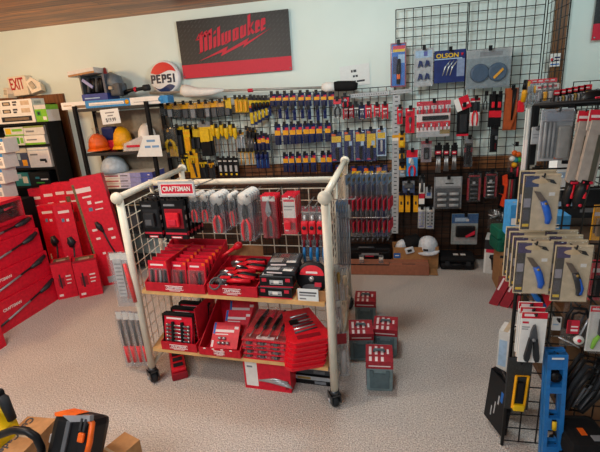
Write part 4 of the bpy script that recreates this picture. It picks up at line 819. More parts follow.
# four tall ones behind
for k, (px_, py_, Y_) in enumerate(((34, 187.5, 3.60), (46, 184, 3.58), (58, 181.5, 3.56), (69, 180.5, 3.54))):
    c = at(px_, py_, Y=Y_)
    stand(f'{["lowest-standing", "second", "third", "tallest camouflage-striped"][k]} of the red cartons standing in the back row before the black bookcase', (c.x-.03, Y_+.02, 0), .135, .08, c.z-.02, .42, rx=-.03, grp='back row of red cartons',
          front=[(.15, .88, .75, .91, PALE), (.3, .8, .7, .815, PALE), (.25, .6, .6, .7, DRED)]+([(.05, .68, .35, .86, CAMO)] if k == 3 else []), right=[(.1, .85, .7, .88, PALE)])
# two with blower pictures
for k, (px_, py_, Y_) in enumerate(((44.5, 206, 3.40), (61.5, 205, 3.33))):
    c = at(px_, py_, Y=Y_)
    stand(['red blower carton standing closest to the long carton stack', 'red blower carton standing beside the tall leaning trimmer carton'][k], (c.x, Y_, 0), .155, .10, c.z, .42+.2*k, rx=-.03, grp='red blower cartons', blower=True,
          front=[(.2, .9, .8, .93, PALE), (.3, .8, .45, .84, mat('print_blue', '#5d7f9c', .5)), (.55, .8, .7, .83, PALE), (.12, .1, .2, .4, PALE)], right=[(.2, .88, .8, .91, PALE)], name='blower_carton')
# two short ones at the front, photo tops
for k, (fx, fy, w_, d_, h_) in enumerate(((-2.935, 3.09, .17, .18, .35), (-2.725, 3.14, .20, .19, .35))):
    t = stand(['short red carton with garden photo on its top, next to the long stack', 'short red carton with garden photo on its top, at the corner of the group'][k], (fx, fy, 0), w_, d_, h_, .62, grp='short red cartons', name='sprayer_carton',
          front=[(.2, .35, .5, .6, DRED), (.28, .3, .36, .7, BLW), (.6, .6, .85, .64, PALE), (.6, .5, .85, .53, PALE), (.6, .4, .8, .43, PALE), (.1, .08, .3, .14, PALE)], top=[(.1, .15, .9, .9, CAMO), (.25, .4, .7, .7, TAN)], left=[(.2, .1, .6, .3, DRED), (.1, .75, .5, .8, PALE)])
    G().box(-w_/2, w_/2, .0, .002, h_, h_+.02, DRED).build('flap', t)
# ================================================================ FOREGROUND TOOLS
def kraftbox(lb, loc, w, d, h, rz):
    t = thing('cardboard_box', lb, 'box', None, loc, rz)
    G().pbox(-w/2, w/2, -d/2, d/2, 0, h, KRAFT, t=[(.0, .47, 1, .53, TAN)]).build('box_shell', t)
    G().box(-w/2-.004, w/2+.004, -d/2-.004, -d/2, h-.08, h+.004, KRAFT).build('flap', t); return t
zb = .34
c = at(28, 425, Z=zb)
t = kraftbox('cardboard box with black handwriting on its top between the yellow saw and the blower', (c.x+.03, c.y-.06, 0), .15, .22, zb, .02)
text('Cub Cadet', .048, INK, t, (-.035, .0, zb+.001), (0, 0, -PI/2+.1), shear=.2, bold=.001)
c = at(112, 446, Z=.3)
t = kraftbox('plain cardboard box behind the orange and black blower', (c.x+.02, c.y-.03, 0), .1, .2, .3, -.35)
zc = .48
c = at(77, 421, Z=.46)
t = thing('battery_blower', 'black and orange battery blower standing on its end beside the cardboard boxes', 'blower', None, (c.x+.01, c.y-.28, 0.03), rz=-.12, rx=-.55)
G().box(-.10, .085, -.06, .06, .36, .55, BLACK, .03).build('battery', t)
G().ext([(-.085, .535), (.0, .548), (.03, .562), (-.05, .562), (-.09, .548)], -.066, -.01, ORG).build('battery_lid', t)
G().tube([(.055, -.052, .553), (.088, -.052, .535), (.094, -.052, .47), (.09, -.052, .40)], .011, ORG, 8).build('side_stripe', t)
G().ext([(-.045, .545), (.085, .565), (.09, .545), (.0, .528)], -.07, -.05, GREY).build('rail', t)
for k in range(2): G().box(.048+.018*k, .058+.018*k, -.073, -.066, .505, .55, CHAR, .002).build('grip_rib', t)
G().box(.048, .075, -.072, -.058, .465, .50, ORG, .006).build('latch', t)
G().box(-.02, .0, -.07, -.058, .41, .53, DGREY, .004).build('seam_strip', t)
G().box(-.135, -.098, -.02, .02, .42, .455, LGREY, .005).build('terminal', t); G().box(-.115, -.095, -.012, .012, .40, .475, GREY, .004).build('terminal_clip', t)
G().lathe([(.07, 0), (.1, .02), (.105, .2), (.09, .31), (.05, .37)], CHAR, 20, 'z', (.03, -.05, 0)).build('housing', t)
G().tube([(.03+.103*math.cos(a), -.05+.103*math.sin(a), .06+.30*k/12) for k, a in enumerate([-.2+.06*i for i in range(13)])], .014, ORG, 8).build('orange_trim', t)
G().box(-.04, .02, -.125, -.09, .33, .40, LGREY, .012).build('control_plate', t); G().box(.022, .042, -.13, -.09, .35, .43, ORG, .007).build('trigger', t)
for k in range(4): G().box(-.032+.028*(k % 2), -.012+.028*(k % 2), -.128, -.124, .345+.026*(k//2), .362+.026*(k//2), DGREY).build('button', t)
c = at(-11, 425, Z=.42)
t = thing('chainsaw', 'yellow-bodied saw with black wrap handle at the corner of the carpet', 'chainsaw', None, (c.x, c.y, 0), rz=-.1)
G().ext([(-.16, .0), (.075, .0), (.085, .2), (.065, .40), (.02, .46), (-.16, .47)], -.05, .07, YEL).build('body', t)
G().box(-.14, .06, -.08, -.05, .02, .32, mat('deep_yellow', '#d39a08', .4), .02).build('side_cover', t)
G().box(-.02, .06, -.084, -.08, .29, .30, GREY, .002).build('badge', t)
rot_ = Matrix.Rotation(.1, 3, 'Z')
G().tube([tuple(rot_ @ (at(px_, py_, Y=c.y-.09)-Vector((c.x, c.y, 0)))) for px_, py_ in ((-10, 440), (2, 434), (14, 430), (27, 431), (36, 437), (41, 447), (43, 462))], .015, BLACK, 10).build('wrap_handle', t)
G().tube([(-.02, .05, .50), (.015, .05, .53), (.055, .05, .52), (.07, .05, .42)], [.022, .024, .022, .018], CHAR, 10).build('rear_handle', t)
G().box(.02, .05, .03, .07, .50, .56, BLACK2, .01).build('trigger', t); G().lathe([(.03, -.088), (.03, -.08)], BLACK, 16, 'y', (-.03, 0, .10)).build('chain_knob', t)
# ================================================================ CREAM DISPLAY RACK
FLp, FRp = Vector((-1.435, 2.015, 0)), Vector((-.278, 1.925, 0)); MLp, MRp = Vector((-1.475, 2.42, 0)), Vector((-.278, 2.355, 0)); BLp, BRp = Vector((-1.53, 2.96, 0)), Vector((-.285, 3.05, 0))
RA = -.0776; RT = 1.20
def yf(x): return FRp.y-.0776*(x-FRp.x)
def ym(x): return MRp.y-.0543*(x-MRp.x)
rk = thing('display_rack', 'cream H-shaped wire display rack on casters with two wooden shelves', 'display rack', None, (0, 0, 0))
for q in (FLp, FRp, BLp, BRp):
    G().tube([q+Vector((0, 0, .10)), q+Vector((0, 0, RT-.015))], .0215, CREAM, 14).build('post', rk)
for q in (MLp, MRp): G().tube([q+Vector((0, 0, .14)), q+Vector((0, 0, RT))], .012, CREAM, 8).build('upright', rk)
for a, b_ in ((FLp, BLp), (FRp, BRp)):
    dv = (b_-a).normalized()
    rl = G().tube([a+Vector((0, 0, RT))-dv*.02, b_+Vector((0, 0, RT))+dv*.02], .0195, CREAM, 14).build('top_rail', rk)
    for q, s_ in ((a, -1), (b_, 1)): G().tube([q+Vector((0, 0, RT))+dv*s_*.018, q+Vector((0, 0, RT))+dv*s_*.03], [.034, .033], CREAM, 20).build('end_cap', rl)
    G().tube([a+Vector((0, 0, .12)), b_+Vector((0, 0, .12))], .014, CREAM, 8).build('base_rail', rk)
    lattice(G(), a+Vector((0, .0, .14)), b_-a, (0, 0, RT-.2), 12, 14, .0032, CREAM).build('lattice', rk)
G().tube([MLp+Vector((0, 0, RT+.0)), MRp+Vector((0, 0, RT+.0))], .0185, CREAM, 12).build('top_rail', rk)
lattice(G(), MLp+Vector((0, .0, .14)), MRp-MLp, (0, 0, RT-.19), 15, 14, .0032, CREAM).build('lattice', rk)
def caster(q, a):
    c_ = G(); c_.M = Matrix.Translation(q) @ Matrix.Rotation(a, 4, 'Z') @ Matrix.Diagonal((1.3, 1.3, 1.12, 1))
    c_.lathe([(.012, .075), (.02, .08), (.02, .10)], DSTEEL, 12); c_.box(-.022, -.018, -.02, .03, .03, .08, DSTEEL); c_.box(.018, .022, -.02, .03, .03, .08, DSTEEL); c_.box(-.022, .022, -.02, .02, .072, .08, DSTEEL)
    o = c_.build('caster', rk); w_ = G(); w_.M = c_.M; w_.lathe([(.01, -.014), (.03, -.014), (.034, -.008), (.034, .008), (.03, .014), (.01, .014)], CHAR, 20, 'x', (0, .012, .034)); w_.build('wheel', o)
    h_ = G(); h_.M = c_.M; h_.lathe([(.012, -.025), (.012, .025)], LGREY, 10, 'x', (0, .012, .034)); h_.build('hub', o)
for q, a in ((FLp, .9), (FRp, .5), (BLp, .3), (BRp, 1.2)): caster(q, a)
Z1, Z2 = .640, .250
def slab(z, fo):
    a, b_ = FLp+Vector((.03, fo, 0)), FRp+Vector((-.03, fo, 0)); c_, d_ = MRp+Vector((-.02, -.02, 0)), MLp+Vector((.02, -.02, 0))
    g = G(); g.extz([(a.x, a.y), (b_.x, b_.y), (c_.x, c_.y), (d_.x, d_.y)], z-.022, z, PINE); return g.build('shelf', rk)
slab(Z1, .0); slab(Z2, .0)
def fr(px, dy):
    """pixel box on a plane parallel to the rack's front, dy behind it"""
    xm = (px[0]+px[2])/2; Y = yf(-.85)+dy
    for _ in range(4): X = at(xm, px[1], Y=Y).x; Y = yf(X)+dy
    x, zt, w, h = rect(px, Y); return x, Y, zt, w, h
# header sign
x, zt, w, h = rect((157.5, 181.5, 195, 196.5), 2.04)
t = thing('header_sign', 'small white-edged red CRAFTSMAN header sign clipped to the cream rack', 'sign', None, (x, 2.04, zt), rz=-.06, ry=.0)
for s_ in (-.3, .3): G().tube([(w*s_, .006, -h*.5), (w*s_, .34, -h*.62)], .004, STEEL, 6).build('clip_arm', t)
G().pbox(-w/2, w/2, 0, .006, -h, 0, LGREY, f=[(.06, .14, .96, .86, WHITE), (.075, .2, .945, .82, SRED)]).build('panel', t)
text('CRAFTSMAN', .036, WHITE, t, (0, -.002, -h*.5), wid=w*.76, bold=.0007)
def rhook(px, py, l0=.28):
    X = at(px, py, Y=2.1).x; yy = ym(X); z = at(px, py, Y=2.15).z
    g = G(); g.tube([(X, yy, z), (X, yy-l0, z), (X, yy-l0-.005, z+.015)], .0035, STEEL, 6).build('hook', rk)
# stacks hung from the middle panel
def stackpack(n, dy, mk):
    for k in range(n): mk(k, k*dy)
def hang(name, lb, cat, grp, px, Y, base, f, tool=None, clear=True, th=.006, r=[], rz=RA, cardname='card', **kw):
    X, Zt, w, h = rect(px, Y)
    t = thing(name, lb, cat, grp, (X, Y, Zt), rz)
    G().pbox(-w/2, w/2, -.003, th-.003, -h, 0, base, f=f, r=r).build(cardname, t)
    if tool: 
        for q in (tool if isinstance(tool, list) else [tool]): q(t, w, h)
    if clear: G().box(-w*.46, w*.46, -.024, -.0035, -h*.98, -h*.03, CLEAR, .006).build('clear_shell', t)
    return t
def shift(t, dx, dy, dz, lb):
    return dup(t, t.location+Vector((dx, dy, dz)), lb)
ORDB = ['front', 'second', 'third', 'fourth', 'fifth', 'sixth']
for s_, (px, red) in enumerate((((142, 201, 161, 238), False), ((163, 200, 186, 239), True))):
    nm = ['the black boxed tools by the end panel', 'the black boxed tools under the header sign'][s_]
    Yq = 2.10
    t = hang('boxed_tool', f'front pack of {nm}', 'boxed tool', 'black boxed tools', px, Yq, BLACK, [(.02, .12, .98, .17, SRED), (.25, .02, .75, .08, SRED), (.3, .03, .7, .06, PALE), (.1, .28, .9, .78, CHAR if not red else DRED), (.1, .85, .6, .9, GREY)], clear=False, th=.022,
             tool=t_blob('tool', CHAR if not red else BRED, .22, .3, .78, .66, DGREY if not red else SRED), r=[(.1, .1, .9, .2, SRED), (.2, .5, .8, .62, OFFW), (.2, .3, .8, .4, GREY), (.1, .75, .9, .85, DGREY)])
    X, Zt, w, h = rect(px, Yq)
    G().tube([(-w*.3, 0, 0), (-w*.25, -.002, .022), (w*.25, -.002, .022), (w*.3, 0, 0)], .006, BLACK, 6).build('hanger', t)
    for k in range(1, 5): shift(t, 0.004*k, .04*k, .0, f'{ORDB[k]} pack back of {nm}')
    rhook((px[0]+px[2])/2, px[1]-4)
PLB = [((190.5, 195, 199.5, 222), 'first slim clear plier pack stack from the header sign', 4), ((201, 195, 210, 222), 'second slim clear plier pack stack from the header sign', 4), ((211.5, 195, 225, 233), 'larger clear plier pack stack, third from the header sign', 4),
       ((229, 194, 236, 226), 'narrow clear plier pack stack, fourth from the header sign', 3), ((239, 194, 253.5, 241), 'longest clear plier pack stack with white header', 5)]
for i, (px, nm, n_) in enumerate(PLB):
    Yq = 2.14
    t = hang('pliers_pack', 'front pack in the '+nm, 'pliers pack', nm, px, Yq, HAZY, [(.05, .82, .95, .98, OFFW), (.2, .86, .8, .93, [SRED, DGREY, SRED, GREY, SRED][i])], tool=t_pliers(BRED, DSTEEL, .2, .97), clear=True, th=.003, cardname='backing')
    X, Zt, w, h = rect(px, Yq)
    G().lathe([(w*.46, -.006), (w*.46, .006)], OFFW, 18, 'y', (0, -.002, -w*.3)).build('round_header', t)
    for k in range(1, n_): shift(t, .002*k, .034*k, 0, f'{ORDB[k]} pack back in the '+nm)
    rhook((px[0]+px[2])/2, px[1]+1)
for px, nm, f, n_, tl in (((262, 195, 278, 238), 'dark red pack stack with steel snips, right of none', [(0, 0, 1, .9, DRED), (.1, .86, .9, .97, OFFW), (.4, .05, .6, .4, CHAR)], 3, t_pliers(DRED, STEEL, .12, .98)),
                          ((283, 195, 296.5, 234), 'red card stack with white upper half', [(.04, .42, .96, .93, OFFW), (.1, .83, .9, .89, SRED), (.1, .7, .9, .73, GREY), (.1, .62, .7, .64, GREY), (.1, .08, .35, .14, PALE), (.4, .12, .9, .3, DRED)], 4, None)):
    nm = nm.replace(', right of none', '')
    t = hang('tool_card', 'front card of the '+nm, 'tool card', nm, px, 2.14, RED, f, tool=tl or t_blob('blister', BRED, .15, .64, .6, .86), clear=True)
    for k in range(1, n_): shift(t, .002*k, .034*k, 0, f'{ORDB[k]} card back of the '+nm)
    rhook((px[0]+px[2])/2, px[1]+1)
for k, c in enumerate((306, 313.5, 321.5)):
    t = hang('tape_measure_pack', ['red and black tape pack next to the white-topped red cards', 'middle red and black tape pack under the rack corner', 'red and black tape pack against the rack post'][k], 'tape pack', 'red and black tape packs', (c-4, 206, c+3.6, 233), 2.16, HAZY, [(.1, .8, .9, .98, DRED)], th=.003, cardname='backing')
    X, Zt, w, h = rect((c-4, 206, c+3.6, 233), 2.16)
    G().tube([(0, -.02, -h*.3), (0, -.022, -h*.55)], [w*.2, w*.28], SILV, 8).build('nozzle', t)
    blob(t, 'case', w, h, .05, .5, .95, .98, BRED, y0=-.045, b=.01); G().lathe([(w*.26, -.05), (w*.26, -.044)], CHAR, 14, 'y', (0, 0, -h*.72)).build('dial', t)
    rhook(c, 206)
for k, c in enumerate((305, 311.5, 318, 324.5)):
    t = hang('blue_handled_tool', f'{ORD[k]} bright blue-handled tool hanging low, counted from the black box stack', 'hand tool', 'bright blue-handled tools', (c-3.2, 234, c+3.2, 262), 2.22, HAZY, [(.1, .8, .9, 1, DRED)], th=.003, tool=[lambda r_, w_, h_: bar(r_, 'handle', P(w_, h_, -.014, (.5, .42), (.42, .7), (.5, 1.0)), [w_*.18, w_*.26, w_*.2], mat('bright_blue', '#1f7fc4', .4)), lambda r_, w_, h_: bar(r_, 'jaw', P(w_, h_, -.014, (.5, .12), (.5, .42)), [w_*.1, w_*.22], DRED)], clear=False, cardname='backing')
# ---- trays on the shelves
def tray(lb, px, dy, depth, z, liph, backh, rise=0, lettering=True, grp='red display trays', rz=RA, badge_w=.42):
    x, Y, zt, w, h = fr(px, dy)
    t = thing('display_tray', lb, 'display tray', grp, (x, Y, z+.001), rz)
    e = .005
    G().box(-w/2, w/2, 0, depth, 0, e, RTRAY).build('base', t); G().box(-w/2, w/2, 0, e, e, liph, RTRAY).build('lip', t); G().box(-w/2, w/2, depth-e, depth, e, backh, RTRAY).build('back', t)
    for s_ in (-1, 1):
        g = G(); g.M = Matrix.Rotation(PI/2, 4, 'Z'); xx = s_*w/2-(e if s_ > 0 else 0)
        g.ext([(e, e), (depth-e, e), (depth-e, backh), (e, liph)], -xx-e, -xx, RTRAY); g.build('side', t)
    if lettering:
        bw = w*badge_w; bh = liph*.42
        G().tube([(-bw/2, -.0012, liph*.3), (bw/2, -.0012, liph*.3), (bw/2, -.0012, liph*.3+bh), (-bw/2, -.0012, liph*.3+bh)], .0018, PALE, 4, True).build('badge_border', t)
        text('CRAFTSMAN', .02, PALE, t, (0, -.0015, liph*.3+bh/2), wid=bw*.86, bold=.0006)
        G().box(-bw*.3, bw*.3, -.0015, 0, liph*.14, liph*.19, PALE).build('fine_print', t)
    return t, w
def ontray(t, lx, ly, z, name, lb, cat, grp, rz=0, rx=0, ry=0):
    c_, s_ = math.cos(t.rotation_euler.z), math.sin(t.rotation_euler.z); L = t.location
    return thing(name, lb, cat, grp, (L.x+lx*c_-ly*s_, L.y+lx*s_+ly*c_, L.z+z), t.rotation_euler.z+rz, rx, ry)
T1, w1 = tray('red display tray of upright red packs at the end of the upper shelf', (144, 284, 205.5, 297), .0, .34, Z1, .055, .21, badge_w=.3)
DIV = (-.5, -.12, .17, .5)
def redpack(t, lx, ly, z, w, h, lb, grp, kind, rx=-.14):
    p = ontray(t, lx, ly, z, 'tool_pack', lb, 'tool pack', grp, rx=rx)
    G().pbox(-w/2, w/2, 0, .012, 0, h, RED, f=[(.08, .06, .92, .7, DRED if kind else mat('grey_red', '#8a5058', .5)), (.12, .82, .65, .88, PALE), (.8, .88, .95, .97, ORG)] if kind else [(.04, .04, .96, .72, mat('grey_red', '#8a5058', .5)), (.1, .82, .7, .88, PALE), (.8, .88, .95, .97, ORG)], t=[(0, 0, 1, 1, DRED)]).build('card', p)
    if kind: G().tube([(-w*.15, -.01, h*.62), (w*.0, -.012, h*.35), (w*.1, -.01, h*.08)], [.008, .011, .008], DRED, 6).build('tool', p); G().tube([(w*.18, -.01, h*.66), (w*.2, -.012, h*.1)], .007, CHAR, 6).build('shaft', p)
    else:
        for k in range(4): G().tube([((-.3+.2*k)*w, -.01, h*.1), ((-.3+.2*k)*w, -.01, h*.68)], [.009, .006], [CHAR, SRED, GREY, CHAR][k], 6).build('driver', p)
    G().box(-w*.46, w*.46, -.022, -.0005, h*.04, h*.74, CLEAR, .005).build('clear_shell', p)
    return p
for cidx, (u0_, u1_, kind, nm) in enumerate(((-.49, -.10, 0, 'red driver-set packs by the end panel'), (-.08, .17, 1, 'narrow red packs in the middle of the upper tray'), (.19, .49, 1, 'red packs beside the sloped tray side'))):
    pw = (u1_-u0_)*w1*.96; p = redpack(T1, (u0_+u1_)/2*w1, .03, .006, pw, .165, f'front pack of the {nm}', nm, kind)
    for k in range(1, 6):
        d_ = Vector((.045*k*math.sin(-RA), .045*k*math.cos(RA), .004*k)); dup(p, p.location+d_, f'{ORDB[k]} pack back of the {nm}')
G().box(-.003, .003, .01, .33, .005, .19, RTRAY).build('divider', T1).location = (-.09*w1, 0, 0)
T2, w2 = tray('red display tray of loose red-handled tools on the upper shelf', (206.5, 286, 257.5, 298.5), .0, .33, Z1, .062, .11, badge_w=.36)
# loose tools in tray 2
for k, (lx, ly, rz_, lb) in enumerate(((-.02, .06, .1, 'red-handled cutter lying at the front of the open tray'), (.0, .11, -.12, 'red-handled cutter lying second in the open tray'), (-.03, .16, .2, 'red-handled cutter lying in the middle of the open tray'), (.02, .21, -.05, 'red-handled cutter lying toward the back of the open tray'), (-.01, .27, .12, 'red-handled cutter lying at the very back of the open tray'))):
    p = ontray(T2, lx, ly, .03+.006*k, 'cutter', lb, 'cutter', 'loose red-handled cutters in the tray', rz=rz_)
    G().tube([(-.10, 0, .03), (-.06, 0, .04), (-.03, 0, .035)], [.014, .02, .016], STEEL, 8).build('jaws', p)
    for s_ in (-1, 1): G().tube([(-.03, 0, .035), (.02, s_*.02, .045), (.11, s_*.016, .04)], [.012, .014, .012], BRED if s_ < 0 else BLACK, 8).build('handle', p)
    G().box(-.07, -.01, -.016, .016, .055, .058, BRED).build('card', p); 
for k, (lx, ly) in enumerate(((-.1, .08), (-.085, .14), (-.05, .24))):
    p = ontray(T2, lx, ly, .012, 'cable', f'{["front", "middle", "rear"][k]} coil of grey cable at the sloped end of the open tray', 'cable coil', 'coils of grey cable in the tray', rx=.9)
    G().tube([(.035*math.cos(a), .035*math.sin(a), .05+.002*i) for i, a in enumerate([j*PI/6 for j in range(26)])], .005, DGREY, 6).build('coil', p); G().tube([(.03, 0, .05), (.06, 0, .06)], .006, SILV, 6).build('plug', p)
# red-handled long tool sticking up + kraft box behind
a, b_ = at(214, 262, Y=2.22), at(239, 245, Y=2.26)
t = thing('pry_handle', 'long red-handled bar sticking up out of the open tray', 'bar', None, tuple(a)); d_ = b_-a
G().tube([d_*-.3, d_*.5, d_*.85], [.008, .010, .013], BRED, 8).build('shaft', t); G().tube([d_*.85, d_*1.02, d_*1.1], [.02, .024, .012], BRED, 8).build('grip', t)
x, Y, zt, w, h = fr((224, 247, 259, 284), .30)
t = thing('kraft_carton', 'open brown carton at the back of the upper shelf behind the loose tools', 'carton', None, (x+.02, Y+.05, Z1), RA)
G().box(-w/2, w/2, 0, .006, 0, .17, KRAFT).build('wall_panel', t); G().box(-w/2, w/2, -.05, 0, 0, .01, KRAFT).build('base', t)
# black boxes stack
bx = [((258.5, 288, 292, 302), 'lower black tool box in the pair at the middle of the upper shelf'), ((259.5, 273.5, 292.5, 288), 'upper black tool box in the pair at the middle of the upper shelf')]
zz = Z1+.001
for k, (px, lb) in enumerate(bx):
    x, Y, zt, w, h = fr(px, .01)
    hh_ = .064
    t = thing('tool_box_carton', lb, 'box', 'pair of black tool boxes', (x, Y, zz), RA+.05*k)
    G().pbox(-w/2, w/2, 0, .22, 0, hh_, BLACK, f=[(0, .0, 1, .1, SRED), (.3, .25, .7, .65, LGREY), (.33, .3, .67, .4, DGREY), (.06, .5, .2, .8, SRED), (.78, .5, .92, .8, SRED), (0, .92, 1, 1, DGREY)], t=[(.05, .05, .4, .5, LGREY), (.5, .1, .9, .55, GREY), (.3, .6, .7, .9, DRED)], r=[(.05, 0, .95, .12, SRED), (.2, .3, .7, .8, DGREY)]).build('carton', t)
    G().box(-w*.08, w*.08, -.001, 0, hh_*.35, hh_*.6, WHITE).build('label', t); zz += hh_+.001
x, Y, zt, w, h = fr((262, 262, 296, 274), .04)
for k in range(2):
    t = thing('blade_pack', ['clear-topped black pack lying on the upper black tool box', 'second clear-topped black pack lying askew on the black boxes'][k], 'pack', 'packs lying on the black boxes', (x+.01*k, Y-.01+.06*k, zz+.022*k), RA+.1*k)
    G().pbox(-w*.46, w*.46, 0, .15, 0, .02, CHAR, f=[(.1, .3, .6, .7, PALE)], t=[(.05, .1, .45, .5, LGREY), (.5, .3, .9, .8, DGREY), (.3, .55, .6, .9, DRED), (.6, .05, .9, .25, OFFW)]).build('card', t); G().box(-w*.4, w*.4, .02, .13, .0202, .03, CLEAR, .005).build('clear_shell', t)
# saw blade pack standing on the shelf
x, Y, zt, w, h = fr((297.5, 262, 327, 291.5), .10)
t = thing('saw_disc', 'round black and red saw blade pack standing on its edge on the upper shelf', 'saw blade', None, (x, Y, zt-h*.5), RA, rx=-.3)
r_ = w*.56
G().lathe([(r_*.98, .004), (r_, 0), (r_*.98, -.006), (r_*.9, -.012)], BLACK, 40, 'y').build('blade', t)
G().ext([(r_*.74*math.cos(a), r_*.12+r_*.74*math.sin(a)*.8) for a in [PI*i/14 for i in range(15)]], -.016, -.010, BRED).build('red_panel', t)
G().ext([(r_*.55*math.cos(a), -r_*.62+r_*.22*math.sin(a)) for a in [2*PI*i/16 for i in range(16)]], -.016, -.010, DGREY).build('grey_panel', t)
G().lathe([(r_*.16, -.02), (r_*.16, -.01)], SILV, 14, 'y', (0, 0, -r_*.1)).build('hub', t); G().box(-r_*.35, r_*.35, -.018, -.0155, r_*.22, r_*.34, PALE).build('printed_name', t); G().box(r_*.2, r_*.6, -.018, -.0125, -r_*.55, -r_*.3, SRED).build('badge', t)
x, Y, zt, w, h = fr((296, 288.5, 327, 300.5), .015)
t = thing('kraft_tray', 'low brown cardboard tray holding the round saw blade pack', 'cardboard tray', None, (x, Y, Z1+.001), RA)
G().box(-w/2, w/2, 0, .005, 0, .055, KRAFT).build('lip', t); G().box(-w/2, w/2, .005, .2, 0, .005, KRAFT).build('base', t); G().box(w/2-.005, w/2, .005, .2, .005, .12, KRAFT).build('side', t)
x, zt, w, h = rect((297, 290.5, 318, 302.5), yf(-.45)-.014)
t = thing('price_label', 'white printed price label on the front of the brown cardboard tray', 'label', None, (x, yf(x)+.008, zt), RA)
G().pbox(-w/2, w/2, -.002, .001, -h, 0, PAPER, f=[(.08, .62, .92, .76, DGREY), (.08, .4, .86, .54, GREY), (.08, .12, .4, .24, GREY)]).build('sheet', t)
# ---- lower shelf
T3, w3 = tray('red display tray holding black-framed wrench sets on the lower shelf', (160.5, 341, 197, 353), .0, .3, Z2, .055, .1, badge_w=.5)
for k in range(3):
    p = ontray(T3, -.01+.012*k, .02+.075*k, .006, 'wrench_set', ['front black-framed red wrench set in the lower tray', 'middle black-framed red wrench set in the lower tray', 'rear black-framed red wrench set in the lower tray'][k], 'wrench set', 'black-framed wrench sets', rx=-.2)
    w = w3*.85; h = .212
    G().box(-w/2, w/2, 0, .012, 0, h, RED, .004).build('board', p)
    G().tube([(-w*.48, -.004, .01), (-w*.5, -.004, h*.97), (w*.5, -.004, h*.97), (w*.46, -.004, .01)], .009, BLACK2, 8, True).build('frame', p); G().box(-w*.5, w*.5, -.006, .03, h*.94, h*1.03, BLACK2, .006).build('top_bar', p)
    for j in range(5):
        q = G().tube([(-w*.34, -.008, h*(.68-.11*j)), (w*.32, -.008, h*(.66-.11*j))], [.006, .0055], STEEL, 6).build('wrench', p)
        G().lathe([(.009, -.013), (.009, -.003)], STEEL, 8, 'y', (-w*.36, 0, h*(.68-.11*j))).build('ring_end', q); G().lathe([(.010, -.013), (.010, -.003)], STEEL, 6, 'y', (w*.34, 0, h*(.66-.11*j))).build('open_end', q)
    for u in (-.17, .14): G().box(w*u-.008, w*u+.008, -.017, -.002, h*.1, h*.78, BLACK2, .003).build('retainer', p)
    G().box(-w*.4, w*.1, -.001, 0, h*.84, h*.89, PALE).build('printed_name', p)
G().box(w3*.45, w3*.47, .05, .3, .005, .26, RTRAY).build('side_wing', T3)
T4, w4 = tray('deep red display tray with one red socket card on the lower shelf', (198.5, 351, 241, 361.5), -.01, .33, Z2, .05, .23, badge_w=.26)
for k, (lx, ly, rx_, lb) in enumerate(((.0, .05, -.75, 'front red socket card lying in the deep red tray'), (.03, .17, -.7, 'middle red socket card half hidden in the deep red tray'), (.035, .25, -.5, 'rear red socket card at the back of the deep red tray'))):
    p = ontray(T4, lx, ly, .02+.02*k, 'socket_card', lb, 'socket card', 'red socket cards in the deep tray', rx=rx_, ry=-.05)
    w = w4*.66; h = .155
    G().pbox(-w/2, w/2, 0, .006, 0, h, RED, f=[(.1, .62, .8, .72, PALE), (.12, .52, .6, .56, PALE), (.02, .55, .1, .98, BLUE), (.02, .05, .1, .3, PALE), (.8, .75, .95, .85, PALE)]).build('card', p)
    for j in range(5): G().tube([((-.22+.16*(j % 3))*w, -.009, h*(.2 if j < 3 else .38)), ((-.12+.16*(j % 3))*w, -.009, h*(.2 if j < 3 else .38))], .009, SILV, 8).build('socket', p)
for k in range(4): G().box(-w4*.38+w4*.21*k, -w4*.32+w4*.21*k, -.001, .0, .042, .049, WHITE).build('white_mark', T4)
# stack of clear driver packs
zz = Z2+.001
for k in range(5):
    x, Y, zt, w, h = fr((242, 352, 288, 361), .0)
    t = thing('driver_set_pack', f'{["lowest", "second", "third", "fourth", "top"][k]} clear pack in the stack of red and black driver sets', 'driver set', 'stack of clear driver sets', (x+.006*(k % 2), Y+.004*(k % 3), zz), RA+.03*(k % 2))
    G().pbox(-w/2, w/2, 0, .3, 0, .006, RED, t=[(.05, .05, .95, .2, DRED), (.3, .06, .7, .14, PALE)]).build('card', t)
    if k == 4:
        t.rotation_euler.x = .12
        for j in range(4):
            q = G().tube([((-.3+.2*j)*w, .10, .02), ((-.27+.2*j)*w, .19, .022)], [.011, .013], BLACK, 8).build('handle', t); G().tube([((-.27+.2*j)*w, .19, .02), ((-.24+.2*j)*w, .28, .018)], [.012, .008], SRED if j % 2 else CHAR, 8).build('tip_grip', q); G().tube([((-.33+.2*j)*w, .02, .018), ((-.3+.2*j)*w, .10, .02)], .004, STEEL, 6).build('shaft', q)
    else:
        for j in range(6): G().box((-.42+.15*j)*w, (-.34+.15*j)*w, .004, .03, .0065, .022, SRED if j % 2 else DGREY).build('driver_end', t)
    G().box(-w*.5, w*.5, .0, .3, .0062, .027, CLEAR, .006).build('clear_shell', t); zz += .0285
